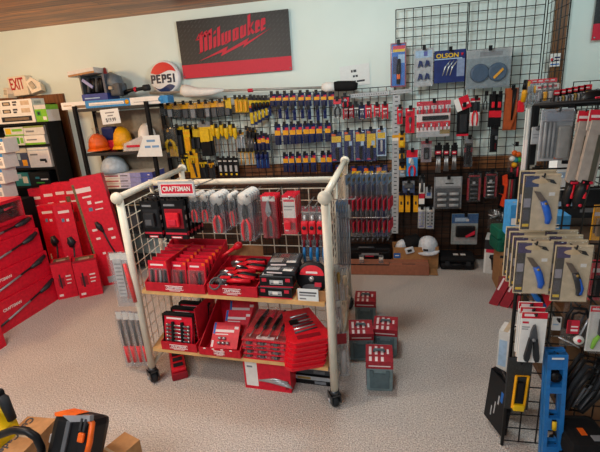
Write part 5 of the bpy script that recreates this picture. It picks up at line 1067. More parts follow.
# skewed stack of red wrench trays
zz = Z2+.001
c = at(311, 368, Y=yf(-.42)+.05)
for k in range(6):
    t = thing('wrench_tray', f'{["lowest", "second", "third", "fourth", "fifth", "top"][k]} red wrench tray in the skewed stack at the end of the lower shelf', 'wrench tray', 'skewed stack of red wrench trays', (c.x+.004*k-.065, 2.055, zz), .36+.014*k, rx=.0)
    w, d_ = .215, .34
    o = G().extz([(-w*.5, -d_*.42), (-w*.38, -d_*.5), (w*.42, -d_*.5), (w*.5, -d_*.42), (w*.36, d_*.5), (-w*.36, d_*.5)], 0, .024, BRED).build('tray_body', t)
    G().extz([(-w*.54, -d_*.45), (-w*.4, -d_*.54), (w*.45, -d_*.54), (w*.54, -d_*.45), (w*.39, d_*.52), (-w*.39, d_*.52)], .024, .030, BRED).build('rim', t)
    if k == 5:
        G().box(-w*.22, w*.22, -d_*.1, d_*.3, .030, .034, DRED, .003).build('wrench_bed', t)
        for j in range(6): G().tube([(-w*.3+.002*j, -d_*.25+d_*.1*j, .034), (w*.3-.003*j, -d_*.2+d_*.1*j, .034)], [.007, .0045], SILV if j % 2 else DGREY, 6).build('wrench', t)
        G().box(-w*.3, w*.3, -d_*.44, -d_*.34, .030, .033, DRED, .001).build('label_panel', t); G().box(-w*.34, -w*.1, .0, d_*.12, .034, .044, BLACK, .004).build('clip', t)
    zz += .031
# ---- under the rack
x, Y, zt, w, h = fr((244, 368, 291, 396.5), .06)
t = thing('glove_carton', 'red carton with white label and silver tool picture on the carpet under the rack', 'box', None, (x, Y, 0), RA)
h = .205
G().pbox(-w/2, w/2, 0, .2, 0, h, RED, f=[(.04, .1, .3, .95, WHITE), (.08, .72, .2, .78, GREY), (.88, .1, .96, .4, DRED)], t=[(.1, .1, .9, .5, DRED)]).build('carton', t)
for k in range(4): G().tube([(-.05+.02*k, -.003, h*.32), (.05+.025*k, -.003, h*(.42-.06*k)), (.13+.008*k, -.003, h*(.36-.06*k))], [.006, .009, .004], SILV, 6).build('tool_print', t)
G().box(-w*.42, -w*.1, .0, .004, h, h+.008, WHITE).build('flap', t)
t = thing('red_carton', 'second red carton lying behind the one with the white label', 'box', None, (x+.03, Y+.23, 0), RA); G().pbox(-w*.4, w/2, 0, .10, 0, h, RED, t=[(.2, .2, .8, .6, DRED)]).build('carton', t); G().box(-w*.1, w*.2, .08, .1, h, h+.002, TAN).build('tape', t)
for k in range(3):
    x, Y, zt, w, h = fr((296, 384-7*k, 334, 391-7*k), .16)
    t = thing('hardware_pack', f'{["lowest", "middle", "topmost"][k]} grey and black carton stacked under the wrench trays at the rack corner', 'box', 'grey and black cartons under the rack', (x-.01*k, Y+.02*k, .058*k), RA)
    G().pbox(-w/2, w/2, 0, .2, 0, .056, BLACK if k != 1 else DGREY, f=[(0, .55, 1, 1, LGREY), (.05, .6, .4, .9, BRASS), (.5, .1, .8, .45, GREY)], r=[(0, .5, 1, 1, LGREY)]).build('carton', t); G().box(-w*.1, w*.1, .08, .1, .056, .0565, TAN).build('tape', t)
x, Y, zt, w, h = fr((172, 358, 186, 382), .05)
t = thing('red_pack', 'red pack of dark tools lying on the carpet under the wrench set tray', 'pack', None, (x, Y, .0), .55)
G().box(-.05, .05, 0, .3, 0, .05, DRED, .01).build('card', t); G().box(-.045, .045, .01, .29, .05, .08, BRED, .015).build('bubble', t)
for k in range(4): G().box(-.03, .03, .03+.065*k, .065+.065*k, .08, .088, CHAR, .003).build('dark_tool', t)
# ---- packs hanging outside the end panel at the doorway side
XO = -1.50
def outpack(lb, px, Y, grp, kind, rz):
    X, Zt, w, h = rect(px, Y); t = thing('file_pack', lb, 'tool pack', grp, (X, Y, Zt), rz)
    G().pbox(-w/2, w/2, -.003, .003, -h, 0, HAZY, f=[(.05, .86, .95, .98, OFFW)]).build('backing', t)
    if kind: G().tube([(w*.15, -.012, -h*.2), (w*.25, -.014, -h*.55), (w*.3, -.012, -h*.9)], [.010, .014, .012], BRED, 8).build('file', t); G().pbox(-w*.34, w*.0, -.008, -.0031, -h*.8, -h*.12, LGREY, f=[(.1, .05+.1*k, .9, .09+.1*k, GREY) for k in range(9)]).build('ladder_print', t)
    else: G().tube([(-w*.1, -.012, -h*.15), (w*.0, -.012, -h*.6)], [.012, .009], DGREY, 8).build('file', t); G().tube([(.0, -.014, -h*.6), (w*.12, -.014, -h*.88)], [.015, .018], BRED, 8).build('handle', t)
    G().box(-w*.48, w*.48, -.03, -.0035, -h*.98, -h*.02, CLEAR, .008).build('clear_shell', t); return t
outpack('clear pack with a red file high on the outside of the end panel', (114, 252, 136, 306), 2.0, 'clear file packs on the end panel', 1, .1)
for k in range(4): outpack(f'{ORD[k]} clear file pack low outside the end panel, counted from the doorway side', (121+6.2*k, 311+.5*k, 130+6.2*k, 366-.4*k), 2.12-.03*k, 'clear file packs on the end panel', 0, .15)
outpack('dark clear pack half hidden behind the high red file pack', (118, 258, 134, 302), 2.2, 'clear file packs on the end panel', 0, .1)
# ---- files on hooks outside the end panel at the wall side
def outhook(Y, z, l0, m_=STEEL):
    x_ = FRp.x; G().tube([(x_, Y, z), (x_+l0, Y, z), (x_+l0+.005, Y, z+.015)], .0035, m_, 6).build('hook', rk)
zt = 1.13
for r_, (Y, n_, lbl) in enumerate(((2.72, 9, 'farther'), (2.2, 5, 'nearer'))):
    outhook(Y, [1.16, 1.12][r_], .33 if r_ == 0 else .12)
    for k in range(n_):
        X = FRp.x+.045+(.033*k if r_ == 0 else .013*k-.02); h = .44 if r_ == 0 else .40; w = .15 if r_ == 0 else .1
        if k == 0:
            t = thing('chisel_pack', f'{ORD[k]} clear red-handled tool pack on the {["upper hook toward the wall", "hook closest to the rack post"][r_]}', 'tool pack', f'clear packs on the {["hook toward the wall", "hook by the post"][r_]}', (X, Y, [1.17, 1.12][r_]), PI/2-.15*(1-r_)-.05)
            G().pbox(-w/2, w/2, -.002, .002, -h, 0, HAZY, f=[(.1, .84, .9, .98, SKY), (.3, .88, .7, .93, BRASS)], b=[(.1, .84, .9, .98, SKY)]).build('backing', t)
            if r_ == 0:
                for zz_ in (.38, .72): G().box(-w*.45, w*.45, -.012, -.003, -h*(zz_+.16), -h*zz_, SRED, .004).build('red_handle', t)
                G().tube([(0, -.008, -h*.54), (0, -.008, -h*.72)], .006, STEEL, 6).build('shaft', t)
            else: G().tube([(0, -.008, -h*.2), (0, -.008, -h*.95)], [.006, .004], STEEL, 6).build('file', t); G().tube([(0, -.008, -h*.08), (0, -.008, -h*.25)], .008, LGREY, 8).build('grip', t)
            t0 = t
        else: dup(t0, Vector((X, Y, t0.location.z-.004*(k % 2))), f'{ORD[k]} clear red-handled tool pack on the {["upper hook toward the wall", "hook closest to the rack post"][r_]}')
for Y, z in ((2.5, .80), (2.72, .80), (2.5, .70), (2.86, .76), (2.3, .70), (2.6, .9), (2.8, .9)): outhook(Y, z, .3, BLACK if z < .85 else STEEL)
for k, (px, Y, m_, lb) in enumerate((((334, 264, 340, 300), 2.15, BRASS, 'brass-coloured bit pack low on the rack end beside the post'), ((340, 268, 347, 300), 2.25, TAN, 'tan bit pack low on the rack end next to the brass one'), ((336, 300, 341, 334), 2.1, STEEL, 'steel punch pack low on the rack end beside the post'))):
    t = hang('bit_pack', lb, 'bit pack', 'small bit packs on the rack end', px, Y, HAZY, [(.1, .8, .9, .97, OFFW)], tool=[t_driver(m_, m_, .2, .95, .3)], rz=.6)
x, zt, w, h = rect((336, 334, 348, 378), 2.06)
t = thing('clear_bag_pack', 'clear pack with red top hanging near the floor beside the front rack post', 'pack', None, (x, 2.08, zt), .3)
G().pbox(-w/2, w/2, -.003, .003, -h, 0, HAZY, f=[(.1, .74, .9, .97, DRED), (.15, .1, .85, .3, LGREY)]).build('backing', t); G().box(-w*.46, w*.46, -.06, -.0035, -h*.98, -h*.3, CLEAR, .01).build('clear_shell', t); G().tube([(0, -.03, -h*.35), (0, -.03, -h*.85)], [.012, .018], LGREY, 8).build('tool', t)
# ================================================================ FLOOR GOODS AROUND THE RACK
def case(lb, px, Yf, rz):
    x, zt, w, h = rect(px, Yf)
    t = thing('tool_case', lb, 'case', 'grey-green cases with red sleeves', (x, Yf, 0), rz); w = .152; h = .20; d = .19
    G().box(-w/2, w/2, 0, d, 0, h, CASEG, .016).build('case_body', t)
    G().box(-w*.36, w*.36, -.006, .0, h*.12, h*.62, CASEG2, .004).build('recess', t)
    for s_ in (-1, 1): G().box(s_*w*.3-.012, s_*w*.3+.012, -.01, .0, h*.5, h*.72, CASEG2, .004).build('latch', t)
    s = G().pbox(-w*.515, w*.515, .0+.05, d-.02, h*.0-.0+.001, h+.004, LABRED, t=[(.12, .12, .22, .8, PALE), (.34, .12, .44, .85, PALE), (.56, .12, .66, .8, PALE), (.78, .2, .86, .6, PALE)], r=[(.1, .2, .8, .6, DRED)]).build('sleeve', t)
    G().pbox(-w*.505, w*.505, -.004, .051, h*.78, h+.003, LABRED, f=[(.1, .3, .9, .45, PALE)], t=[(.12, .1, .22, .9, PALE), (.34, .1, .44, .9, PALE), (.56, .1, .66, .9, PALE)]).build('sleeve_flap', t)
    G().tube([(-w*.2, d*.5, h), (-w*.18, d*.5, h+.018), (w*.18, d*.5, h+.018), (w*.2, d*.5, h)], .008, CASEG2, 8).build('handle', t)
case('grey-green case with red sleeve standing closest to the camera, farthest from the rack wheels', (366, 345, 393, 393), 2.075, .03)
case('grey-green case with red sleeve directly behind the one closest to the camera', (373, 317, 397, 352), 2.42, -.05)
case('grey-green case with red sleeve beside the rack end, in front of another', (350, 316, 373, 361), 2.36, .1)
case('grey-green case with red sleeve hidden most, farthest back beside the rack end', (355, 290, 375, 320), 2.80, .0)
# boxes at the wall
x, zt, w, h = rect((393, 247, 438, 268.5), 3.92)
t = thing('open_carton', 'open brown cardboard box holding white hard hats in front of the wall', 'box', None, (x, 3.90, 0), .03)
e = .006; d = .17
G().box(-w/2, w/2, 0, e, 0, h, KRAFT).build('face_panel', t); G().box(-w/2, w/2, d-e, d, 0, h, KRAFT).build('face_panel', t)
G().box(-w/2, -w/2+e, e, d-e, 0, h, KRAFT).build('side_panel', t); G().box(w/2-e, w/2, e, d-e, 0, h, KRAFT).build('side_panel', t); G().box(-w/2+e, w/2-e, e, d-e, 0, e, KRAFT).build('base', t)
G().pbox(-w*.49, -w*.34, -.0015, 0, h*.52, h*.74, BLUE, f=[(.2, .4, .8, .6, WHITE)]).build('sticker', t)
def hat2(lb, px, Y, rx, rz, m):
    x, zt, w, h = rect(px, Y); r_ = w*.46
    t = thing('hard_hat', lb, 'hard hat', None, (x, Y, zt-h), rz, rx)
    G().lathe([(r_, 0), (r_*.98, h*.35), (r_*.8, h*.72), (r_*.45, h*.95), (.01, h)], m, 22).build('shell', t)
    G().extz([(r_*1.25*math.cos(a), -r_*.45+r_*.9*math.sin(a)) for a in [PI+PI*i/12 for i in range(13)]], -.005, .008, m).build('brim', t)
    G().box(-r_*.25, r_*.25, -r_*1.02, -r_*.9, h*.2, h*.42, CHAR, .006).build('badge', t); return t
HW = mat('helmet_white', '#ccd6df', .35)
hat2('white hard hat lying tilted on the brown box, on the side of the black case', (417, 236, 439, 247), 3.98, .35, -.3, HW)
hat2('white hard hat lying in the brown box, next to the grey strip', (394, 239, 408, 250), 4.0, .3, .5, HW)
x, zt, w, h = rect((404, 236, 421, 250), 4.04)
t = thing('black_bag', 'crumpled black bag between the two white hard hats in the brown box', 'bag', None, (x, 4.03, zt-h))
G().tube([(-w*.5, 0, h*.2), (-w*.2, -.03, h*.6), (w*.1, -.02, h*.7), (w*.5, 0, h*.3)], [.05, .08, .075, .05], BLACK2, 12).build('cloth', t); blob(t, 'blue_tag', w, h, .3, .0, .5, .25, BLUE, y0=-.11, y1=-.09)
x, zt, w, h = rect((406, 247, 415, 253), 3.9)
t = thing('white_clip', 'white plastic ratchet clip hanging over the edge of the brown box', 'clip', None, (x, 3.905, zt-h), .0, .0, -.3)
G().box(-w/2, w/2, -.02, .0, 0, h, HW, .01).build('frame', t); G().box(-w*.25, w*.25, -.024, -.02, h*.3, h*.7, CHAR, .003).build('slot', t)
a = at(350, 263, Z=.09); b_ = at(428, 264.5, Z=.09)
x, zt, w, h = rect((352, 262, 428, 274), 3.78)
t = thing('long_carton', 'long flat reddish-brown carton lying on the carpet in front of the open box', 'box', None, (x, 3.74, 0), .0)
G().pbox(-w/2-.1, w/2, 0, .16, 0, .10, KRAFT2, t=[(0, .48, 1, .52, TAN2), (.7, .2, .85, .3, CHAR)], f=[(.0, .0, 1, .06, TAN2)], r=[(0, 0, 1, 1, KRAFT)]).build('carton', t)
G().extz([(w/2, .01), (w/2+.08, .0), (w/2+.09, .15), (w/2, .15)], .005, .012, KRAFT).build('end_flap', t)
x, zt, w, h = rect((440, 254, 475, 270), 3.90)
t = thing('tool_case', 'black moulded tool case lying flat on the carpet against the wall', 'case', None, (x, 3.88, 0), -.03)
G().box(-w/2, w/2, 0, .22, 0, h*.45, BLACK, .03).build('base_shell', t); G().box(-w/2, w/2, 0, .22, h*.45, h*.8, BLACK2, .03).build('lid_shell', t)
for u in (-.05, .16): G().box(w*u-.02, w*u+.025, .06, .1, h*.8, h*.8+.003, OFFW, .001).build('label', t)
for u in (-.3, .3): G().box(w*u-.02, w*u+.02, -.008, .004, h*.3, h*.55, CHAR, .003).build('latch', t)
G().tube([(-.05, -.005, h*.42), (-.045, -.03, h*.42), (.045, -.03, h*.42), (.05, -.005, h*.42)], .008, BLACK, 8).build('handle', t)
x, zt, w, h = rect((342, 248, 391, 264), 3.98)
t = thing('tool_case', 'long black tool case standing behind the reddish-brown carton, beside the rack end', 'case', None, (x, 3.95, 0), 0)
G().box(-w/2, w/2, 0, .14, 0, h*1.15, BLACK, .02).build('case_body', t); G().box(-w*.1, w*.25, -.004, 0, h*.7, h*.85, GREY, .001).build('name_plate', t); G().box(-w*.02, w*.15, -.006, -.003, h*.62, h*.68, SRED).build('red_plate', t)
G().tube([(-.08, -.002, h*1.12), (-.07, -.02, h*1.22), (.07, -.02, h*1.22), (.08, -.002, h*1.12)], .009, DGREY, 8).build('handle', t)
for k, c in enumerate((361, 381)):
    x, zt, w, h = rect((c-2.5, 252, c+2.5, 260), 3.72)
    t = thing('clear_tray', ['clear plastic clip standing on the long carton near the rack', 'clear plastic clip standing on the long carton toward the brown box'][k], 'clip', 'clear clips on the long carton', (x, 3.78, .101)); G().box(-w/2, w/2, 0, .03, 0, h, HAZY, .004).build('body', t); G().box(-w*.4, w*.4, -.001, 0, h*.5, h*.8, OFFW).build('tag', t)
# white and black box, green case, red boxes near the far rack
x, zt, w, h = rect((483.5, 238, 499, 271), 3.85)
t = thing('blower_box', 'white and red box with a black tool picture standing by the wall', 'box', None, (x, 3.82, 0), -.3)
G().pbox(-w/2, w/2, 0, .22, 0, h, OFFW, f=[(0, .72, 1, 1, CHAR), (.1, .62, .9, .72, SRED), (.0, .0, .12, .6, WHITE)], l=[(0, .7, 1, 1, SRED)]).build('carton', t)
G().tube([(-w*.15, -.004, h*.52), (w*.05, -.004, h*.5), (w*.2, -.004, h*.45)], [.015, .03, .02], BLACK, 8).build('tool_print', t); G().tube([(w*.08, -.004, h*.45), (w*.12, -.004, h*.12)], [.018, .012], BLACK, 8).build('tube_print', t)
x, zt, w, h = rect((496, 253, 517, 266), 3.45)
t = thing('shipping_box', 'brown carton under the dark green case near the far rack', 'box', None, (x+.03, 3.45, 0), -.05)
G().pbox(-w/2, w/2, 0, .25, 0, zt, KRAFT, f=[(0, .86, 1, .93, CHAR), (.2, .6, .32, .72, CHAR), (.4, .6, .8, .72, CHAR), (.0, .0, 1, .4, KRAFT2)], t=[(0, .45, 1, .55, TAN)]).build('carton', t); G().lathe([(.028, -.002), (.028, -.001)], CHAR, 16, 'y', (-w*.2, 0, zt*.72)).build('round_mark', t)
zb_ = zt+.002
x, zt, w, h = rect((494, 228, 516, 252), 3.45)
t = thing('drill_case', 'dark green moulded case on top of the brown carton', 'case', None, (x+.03, 3.46, zb_), .12)
G().box(-w/2, w/2, 0, .2, 0, h*.5, DGREEN, .02).build('base_shell', t); G().box(-w/2, w/2, .01, .2, h*.5, h*.95, mat('green_lid', '#1b6f58', .4), .02).build('lid_shell', t)
G().box(-w*.3, w*.0, -.012, .02, h*.4, h*.62, DGREEN, .008).build('latch', t); G().tube([(-.04, -.0, h*.3), (-.035, -.03, h*.3), (.035, -.03, h*.3), (.04, .0, h*.3)], .008, DGREEN, 8).build('handle', t)
c = at(500, 303, Z=0)
for k in range(3):
    t = thing('red_carton', ['dark red carton leaning on the carpet at the far rack, on the outside', 'middle dark red carton leaning against its neighbours at the far rack', 'dark red carton leaning innermost at the far rack'][k], 'box', 'leaning dark red cartons', (c.x-.09+.07*k, c.y-.02-.03*k, .005), -.55, -.18, .32)
    G().pbox(0, .065, 0, .26, 0, .27, LABRED, l=[(.2, .2, .8, .6, DGREY), (.1, .75, .9, .85, PALE)], f=[(.1, .5, .3, .9, PALE)]).build('carton', t); G().box(.01, .055, .1, .12, .27, .271, TAN).build('tape', t)
# ================================================================ BLACK RACK IN FRONT (far side of the aisle)
RY = 1.76; rx0 = .545; rx1 = 1.42; rzt = 1.572
br = thing('display_rack', 'black wire display rack crowded with carded knives and saws', 'display rack', None, (rx0, RY, 0))
lattice(G(), (0, 0, .02), (rx1-rx0, 0, 0), (0, 0, rzt-.03), 12, 20, .0036, WIRE).build('lattice', br)
G().tube([(0, -.004, .0), (0, -.004, rzt)], .008, WIRE, 8).build('post', br); G().tube([(rx1-rx0, -.004, 0), (rx1-rx0, -.004, rzt)], .008, WIRE, 8).build('post', br)
G().tube([(0, -.004, rzt), (rx1-rx0, -.004, rzt)], .010, BLACK, 8).build('top_bar', br)
for px_ in (535, 569.5):
    X = at(px_, 115, Y=RY).x-rx0; G().box(X-.011, X+.011, -.014, -.004, 1.35, rzt, BLACK, .003).build('bracket', br)
lattice(G(), (.62, .0, .02), (0, .95, 0), (0, 0, rzt-.03), 12, 20, .0032, WIRE).build('lattice', br)
lattice(G(), (0.33, .95, .02), (rx1-rx0-.33, 0, 0), (0, 0, rzt-.03), 10, 20, .0032, WIRE).build('lattice', br)
for z_ in (.0, ): G().box(.33, rx1-rx0, .06, .9, .02, .06, mat('rack_board', '#5f4630', .6)).build('base_board', br)
def bhook(X, z, l0=.12, y0=RY):
    G().tube([(X-rx0, y0-RY, z), (X-rx0, y0-RY-l0, z), (X-rx0, y0-RY-l0-.004, z+.014)], .0035, WIRE, 6).build('hook', br)
def rpack(name, lb, cat, grp, px, Y, base, f, th=.006, tool=None, clear=True, rz=0, ry=0, hkl=None, cn='card', fold=.025):
    X, Zt, w, h = rect(px, Y); t = thing(name, lb, cat, grp, (X, Y, Zt), rz, 0, ry)
    G().pbox(-w/2, w/2, -.003, th-.003, -h, 0, base, f=f).build(cn, t)
    if tool:
        for q in (tool if isinstance(tool, list) else [tool]): q(t, w, h)
    if clear: G().box(-w*.485, w*.485, -fold, -.0035, -h*.985, -h*.015, CLEAR, .006).build('clear_shell', t)
    if hkl is not False: bhook(X, Zt-.008, RY-Y+.02)
    return t, w, h
# silver clamshell at the top
t, w, h = rpack('bit_clamshell', 'big clear clamshell with grey pale inserts hanging under the rack top bar', 'clamshell', None, (539.5, 109, 571, 160.5), 1.66, LGREY, [(0, .8, 1, 1, SILV), (.06, .05, .5, .78, GREY), (.55, .05, .95, .66, mat('putty', '#8d8d87', .5)), (.6, .5, .75, .6, OFFW), (.52, .03, .8, .08, ORG), (.76, .5, .88, .6, TAN2)])
for k in range(3): bar(t, 'tube', P(w, h, -.014, (.14+.13*k, .24), (.13+.13*k, .93)), w*.055, mat('tube_grey', '#85888a', .5))
blob(t, 'grey_case', w, h, .52, .32, .92, .95, mat('putty_case', '#8a8b88', .45), y0=-.024); blob(t, 'crumpled_film', w, h, .08, .03, .95, .24, HAZY, y0=-.03)
# pale cards left behind it
for k in range(3):
    rpack('feeler_card', f'{ORD[k]} tall white card hanging at the outer edge of the black rack', 'card', 'tall white cards at the rack edge', (523.5+2.6*k, 108+1.2*k, 532+2.6*k, 170-1.5*k), 1.84-.03*k, OFFW, [(.3, .62+.07*j, .9, .64+.07*j, GREY) for j in range(4)]+[(.0, .0, .2, .5, PALE)], tool=t_blob('strip', OFFW, .6, .5, .9, .95), clear=False, hkl=False)
rpack('hang_tag', 'small grey price tag hanging beside the big clear clamshell', 'tag', None, (531.5, 127, 540, 144), 1.70, LGREY, [(.15, .55, .85, .6, GREY), (.15, .35, .7, .4, GREY)], tool=t_blob('clip', DGREY, .3, .0, .7, .14), clear=False)
# pruning saws in sheaths
for k, (px, lb) in enumerate((((571, 111, 588, 208), 'pruning saw in a beige sheath, half behind its twin'), ((582, 110, 603, 208), 'pruning saw in a beige sheath with a full red header at the frame edge'))):
    X, Zt, w, h = rect(px, 1.60-.03*k); t = thing('pruning_saw', lb, 'saw', 'pruning saws with red headers', (X, 1.60-.03*k, Zt), 0, 0, .06)
    BG = mat('beige_sheath', '#a39b92', .55)
    G().pbox(-w*.42, w*.45, -.004, .004, -h*.2, 0, BG, f=[(0, .45, 1, 1, RED), (.1, .62, .8, .75, PALE), (.1, .2, .7, .32, GREY)]).build('header', t)
    G().ext([(-w*.3, -h*.1), (w*.5, -h*.1), (w*.4, -h*.76), (-w*.02, -h*.76), (-w*.45, -h*.7)], -.012, .006, BG).build('sheath', t)
    G().ext([(w*.12, -h*.24), (w*.36, -h*.24), (w*.28, -h*.7), (w*.05, -h*.7)], -.016, -.011, mat('saw_window', '#4c4a3d', .4)).build('blade_window', t)
    hd = G().tube([(-w*.0, -.004, -h*.7), (-w*.08, -.006, -h*.8), (-w*.16, -.006, -h*.92), (-w*.14, -.006, -h*1.0)], [w*.26, w*.32, w*.32, w*.24], BLACK, 12).build('handle', t)
    G().tube([(w*.02, -.018, -h*.74), (-w*.02, -.02, -h*.82), (-w*.06, -.026, -h*.88)], w*.085, BRED, 8).build('red_grip', hd); G().lathe([(w*.09, -w*.27-.008), (w*.09, -w*.27-.002)], SRED, 12, 'y', (-w*.15, 0, -h*.955)).build('red_ring', hd)
    G().box(-w*.2, w*.3, -.02, .008, -h*.735, -h*.705, SRED, .004).build('red_collar', hd); bhook(X, Zt-.01, .16)
# folding knives
KT = mat('knife_card_tan', '#c9b899', .6); KD = mat('knife_dark', '#2a2622', .4)
def knife(lb, px, Y, black=False, deep=0, grp=None, lbs=()):
    t, w, h = rpack('folding_knife_card', lb, 'knife card', grp, px, Y, KT, [(.02, .02, .27, .98, KD), (.05, .78, .42, .97, PURP if black or deep else NAVY), (.05, .42, .24, .58, mat('photo_grey', '#8a8791', .5)), (.06, .07, .24, .12, YEL), (.06, .18, .22, .38, mat('dim_print', '#3c3a44', .5)), (.72, .62, .88, .68, WHITE)], clear=True, fold=.022)
    G().ext([(w*(-.25+.24*(1+math.cos(a))-.02), -h*.12+h*.045*math.sin(a)) for a in [2*PI*i/16 for i in range(16)]], -.005, -.003, mat('badge_tan', '#cdb48c', .5)).build('oval_badge', t)
    G().ext([(w*.08, -h*.08), (w*.3, -h*.1), (w*.4, -h*.18), (w*.28, -h*.16), (w*.15, -h*.13)], -.005, -.003, BLACK2).build('swoosh', t)
    kb = G().ext([(-w*.22, -h*.28), (-w*.05, -h*.3), (w*.1, -h*.42), (w*.08, -h*.5), (-w*.06, -h*.44)], -.016, -.010, mat('blade_brown', '#6e5f52', .35, .4)).build('blade', t)
    hd = mat('knife_blue', '#1d5cc0', .35)
    G().tube([(w*.06, -.014, -h*.46), (w*.16, -.015, -h*.6), (w*.24, -.015, -h*.76), (w*.22, -.014, -h*.86)], [w*.09, w*.105, w*.10, w*.07], hd if not black else mat('knife_black_handle', '#24262b', .35), 10).build('handle', t)
    if black: G().tube([(w*.16, -.02, -h*.55), (w*.27, -.022, -h*.72), (w*.25, -.02, -h*.83)], w*.055, hd, 8).build('blue_inlay', t)
    G().lathe([(w*.04, -.028), (w*.04, -.018)], BRASS, 10, 'y', (w*.1, 0, -h*.49)).build('pivot', t)
    X, Zt, w_, h_ = rect(px, Y)
    for k, l_ in enumerate(lbs): dup(t, t.location+Vector((-.004*(k+1), .035*(k+1), .008*(k+1))), l_)
    return t
knife('blue folding knife card hanging alone under the big clear clamshell', (521.5, 174, 558, 230), 1.62, grp='folding knife cards', lbs=('knife card half hidden behind the one under the clear clamshell',))
knife('blue folding knife card, front of the stack at the outer rack edge', (514.5, 241, 550.5, 293), 1.60, deep=1, grp='folding knife cards', lbs=('second knife card in the stack at the outer rack edge', 'third knife card in the stack at the outer rack edge', 'rear knife card in the stack at the outer rack edge'))
knife('black and blue folding knife card, front of the inner stack', (552.5, 245, 589.5, 301), 1.58, True, 1, grp='folding knife cards', lbs=('second knife card in the inner stack', 'third knife card in the inner stack', 'rear knife card in the inner stack'))
# multi tools
MT = ('front white and red card with a dark plier-shaped multi tool', 'second white and red multi tool card, behind the front one', 'rear white and red multi tool card, at the outer rack edge')
for k in (2, 1, 0):
    px = (519.5-1.5*k, 312-5*k, 545-2.5*k, 362-5*k)
    t, w, h = rpack('multi_tool_card', MT[k], 'multi tool card', 'white and red multi tool cards', px, 1.62+.03*k, WHITE, [(0, .88, 1, 1, RED), (.1, .92, .5, .97, PALE), (.05, .78, .3, .82, SRED), (.05, .7, .35, .72, GREY), (.05, .66, .3, .68, GREY)], clear=False)
    p = G().ext([((u-.5)*w, -v*h) for u, v in ((.46, .24), (.54, .22), (.62, .36), (.66, .48), (.58, .54), (.42, .54), (.36, .48), (.38, .36))], -.018, -.006, DGREY).build('plier_jaws', t)
    for s_ in (-1, 1): G().ext([((.5+s_*u-.5)*w, -v*h) for u, v in ((.02, .52), (.16, .48), (.3, .86), (.28, .93), (.14, .95), (.08, .86))], -.022, -.006, CHAR).build('handle', p)
    G().lathe([(w*.07, -.024), (w*.07, -.016)], GREY, 12, 'y', (0, 0, -h*.5)).build('pivot', p)
# red and blue snips behind
t, w, h = rpack('snips', 'red and blue handled snips between the knife cards', 'snips', None, (529, 288, 550, 306), 1.72, CLEAR, [], tool=None, clear=False, cn='sleeve', th=.003)
G().ext([(w*.05, -h*.1), (w*.35, -h*.0), (w*.5, -h*.6), (w*.3, -h*1.0), (w*.1, -h*.55)], -.02, -.004, BRED).build('red_handle', t); G().tube([(-w*.45, -.012, -h*.05), (-w*.15, -.014, -h*.45), (w*.25, -.012, -h*.95)], [.01, .016, .01], BLUE, 8).build('blue_handle', t); G().tube([(-w*.2, -.02, -h*.1), (w*.1, -.02, -h*.7)], .008, BLACK, 8).build('black_handle', t)
# clamp tool
t, w, h = rpack('tubing_clamp', 'black-framed clamp tool with red tag and white wheel', 'clamp', None, (561.5, 303, 587.5, 346), 1.63, CLEAR, [], clear=False, cn='sleeve', th=.003)
G().tube(P(w, h, -.012, (.1, .55), (.12, .25), (.3, .08), (.8, .1), (.95, .3)), w*.07, BLACK, 8).build('frame', t); G().tube(P(w, h, -.02, (.25, .45), (.3, .2), (.5, .15), (.75, .2)), w*.05, BLACK2, 8).build('inner_frame', t)
G().pbox(-w*.4, w*.05, -.03, -.024, -h*.62, -h*.32, SRED, f=[(.3, .2, .9, .35, PALE), (.3, .5, .9, .6, PALE), (.0, .0, .3, 1, DRED)]).build('tag_card', t)
G().tube(P(w, h, -.016, (.62, .78), (.98, .25)), w*.045, SILV, 8).build('rod', t); G().tube(P(w, h, -.014, (.45, .7), (.78, .2)), w*.035, DSTEEL, 8).build('rod', t)
G().lathe([(w*.2, -.034), (w*.2, -.024)], WHITE, 18, 'y', (w*.1, 0, -h*.76)).build('wheel', t); G().lathe([(w*.08, -.038), (w*.08, -.03)], SRED, 12, 'y', (w*.1, 0, -h*.76)).build('hub', t); G().tube(P(w, h, -.02, (-.15, .74), (.3, .85), (.7, .97)), w*.035, SILV, 8).build('arm', t)
t, w, h = rpack('tag_card', 'small white tag on the wire behind the black-framed clamp', 'tag', None, (552, 317, 561, 330), 1.70, WHITE, [(.1, .4, .7, .5, SKY)], clear=False, tool=t_blob('clip', BLACK, .4, .0, .6, .2))
t, w, h = rpack('green_tool_card', 'white and red card with a green-handled tool at the frame edge', 'tool card', None, (587.5, 306, 606, 351), 1.60, OFFW, [(0, .88, 1, 1, RED), (.1, .92, .6, .96, PALE)], clear=True)
G().tube(P(w, h, -.014, (.28, .9), (.4, .72), (.62, .6)), [w*.1, w*.14, w*.1], LIME, 8).build('handle', t); blob(t, 'blade', w, h, .5, .25, .8, .6, CHAR)
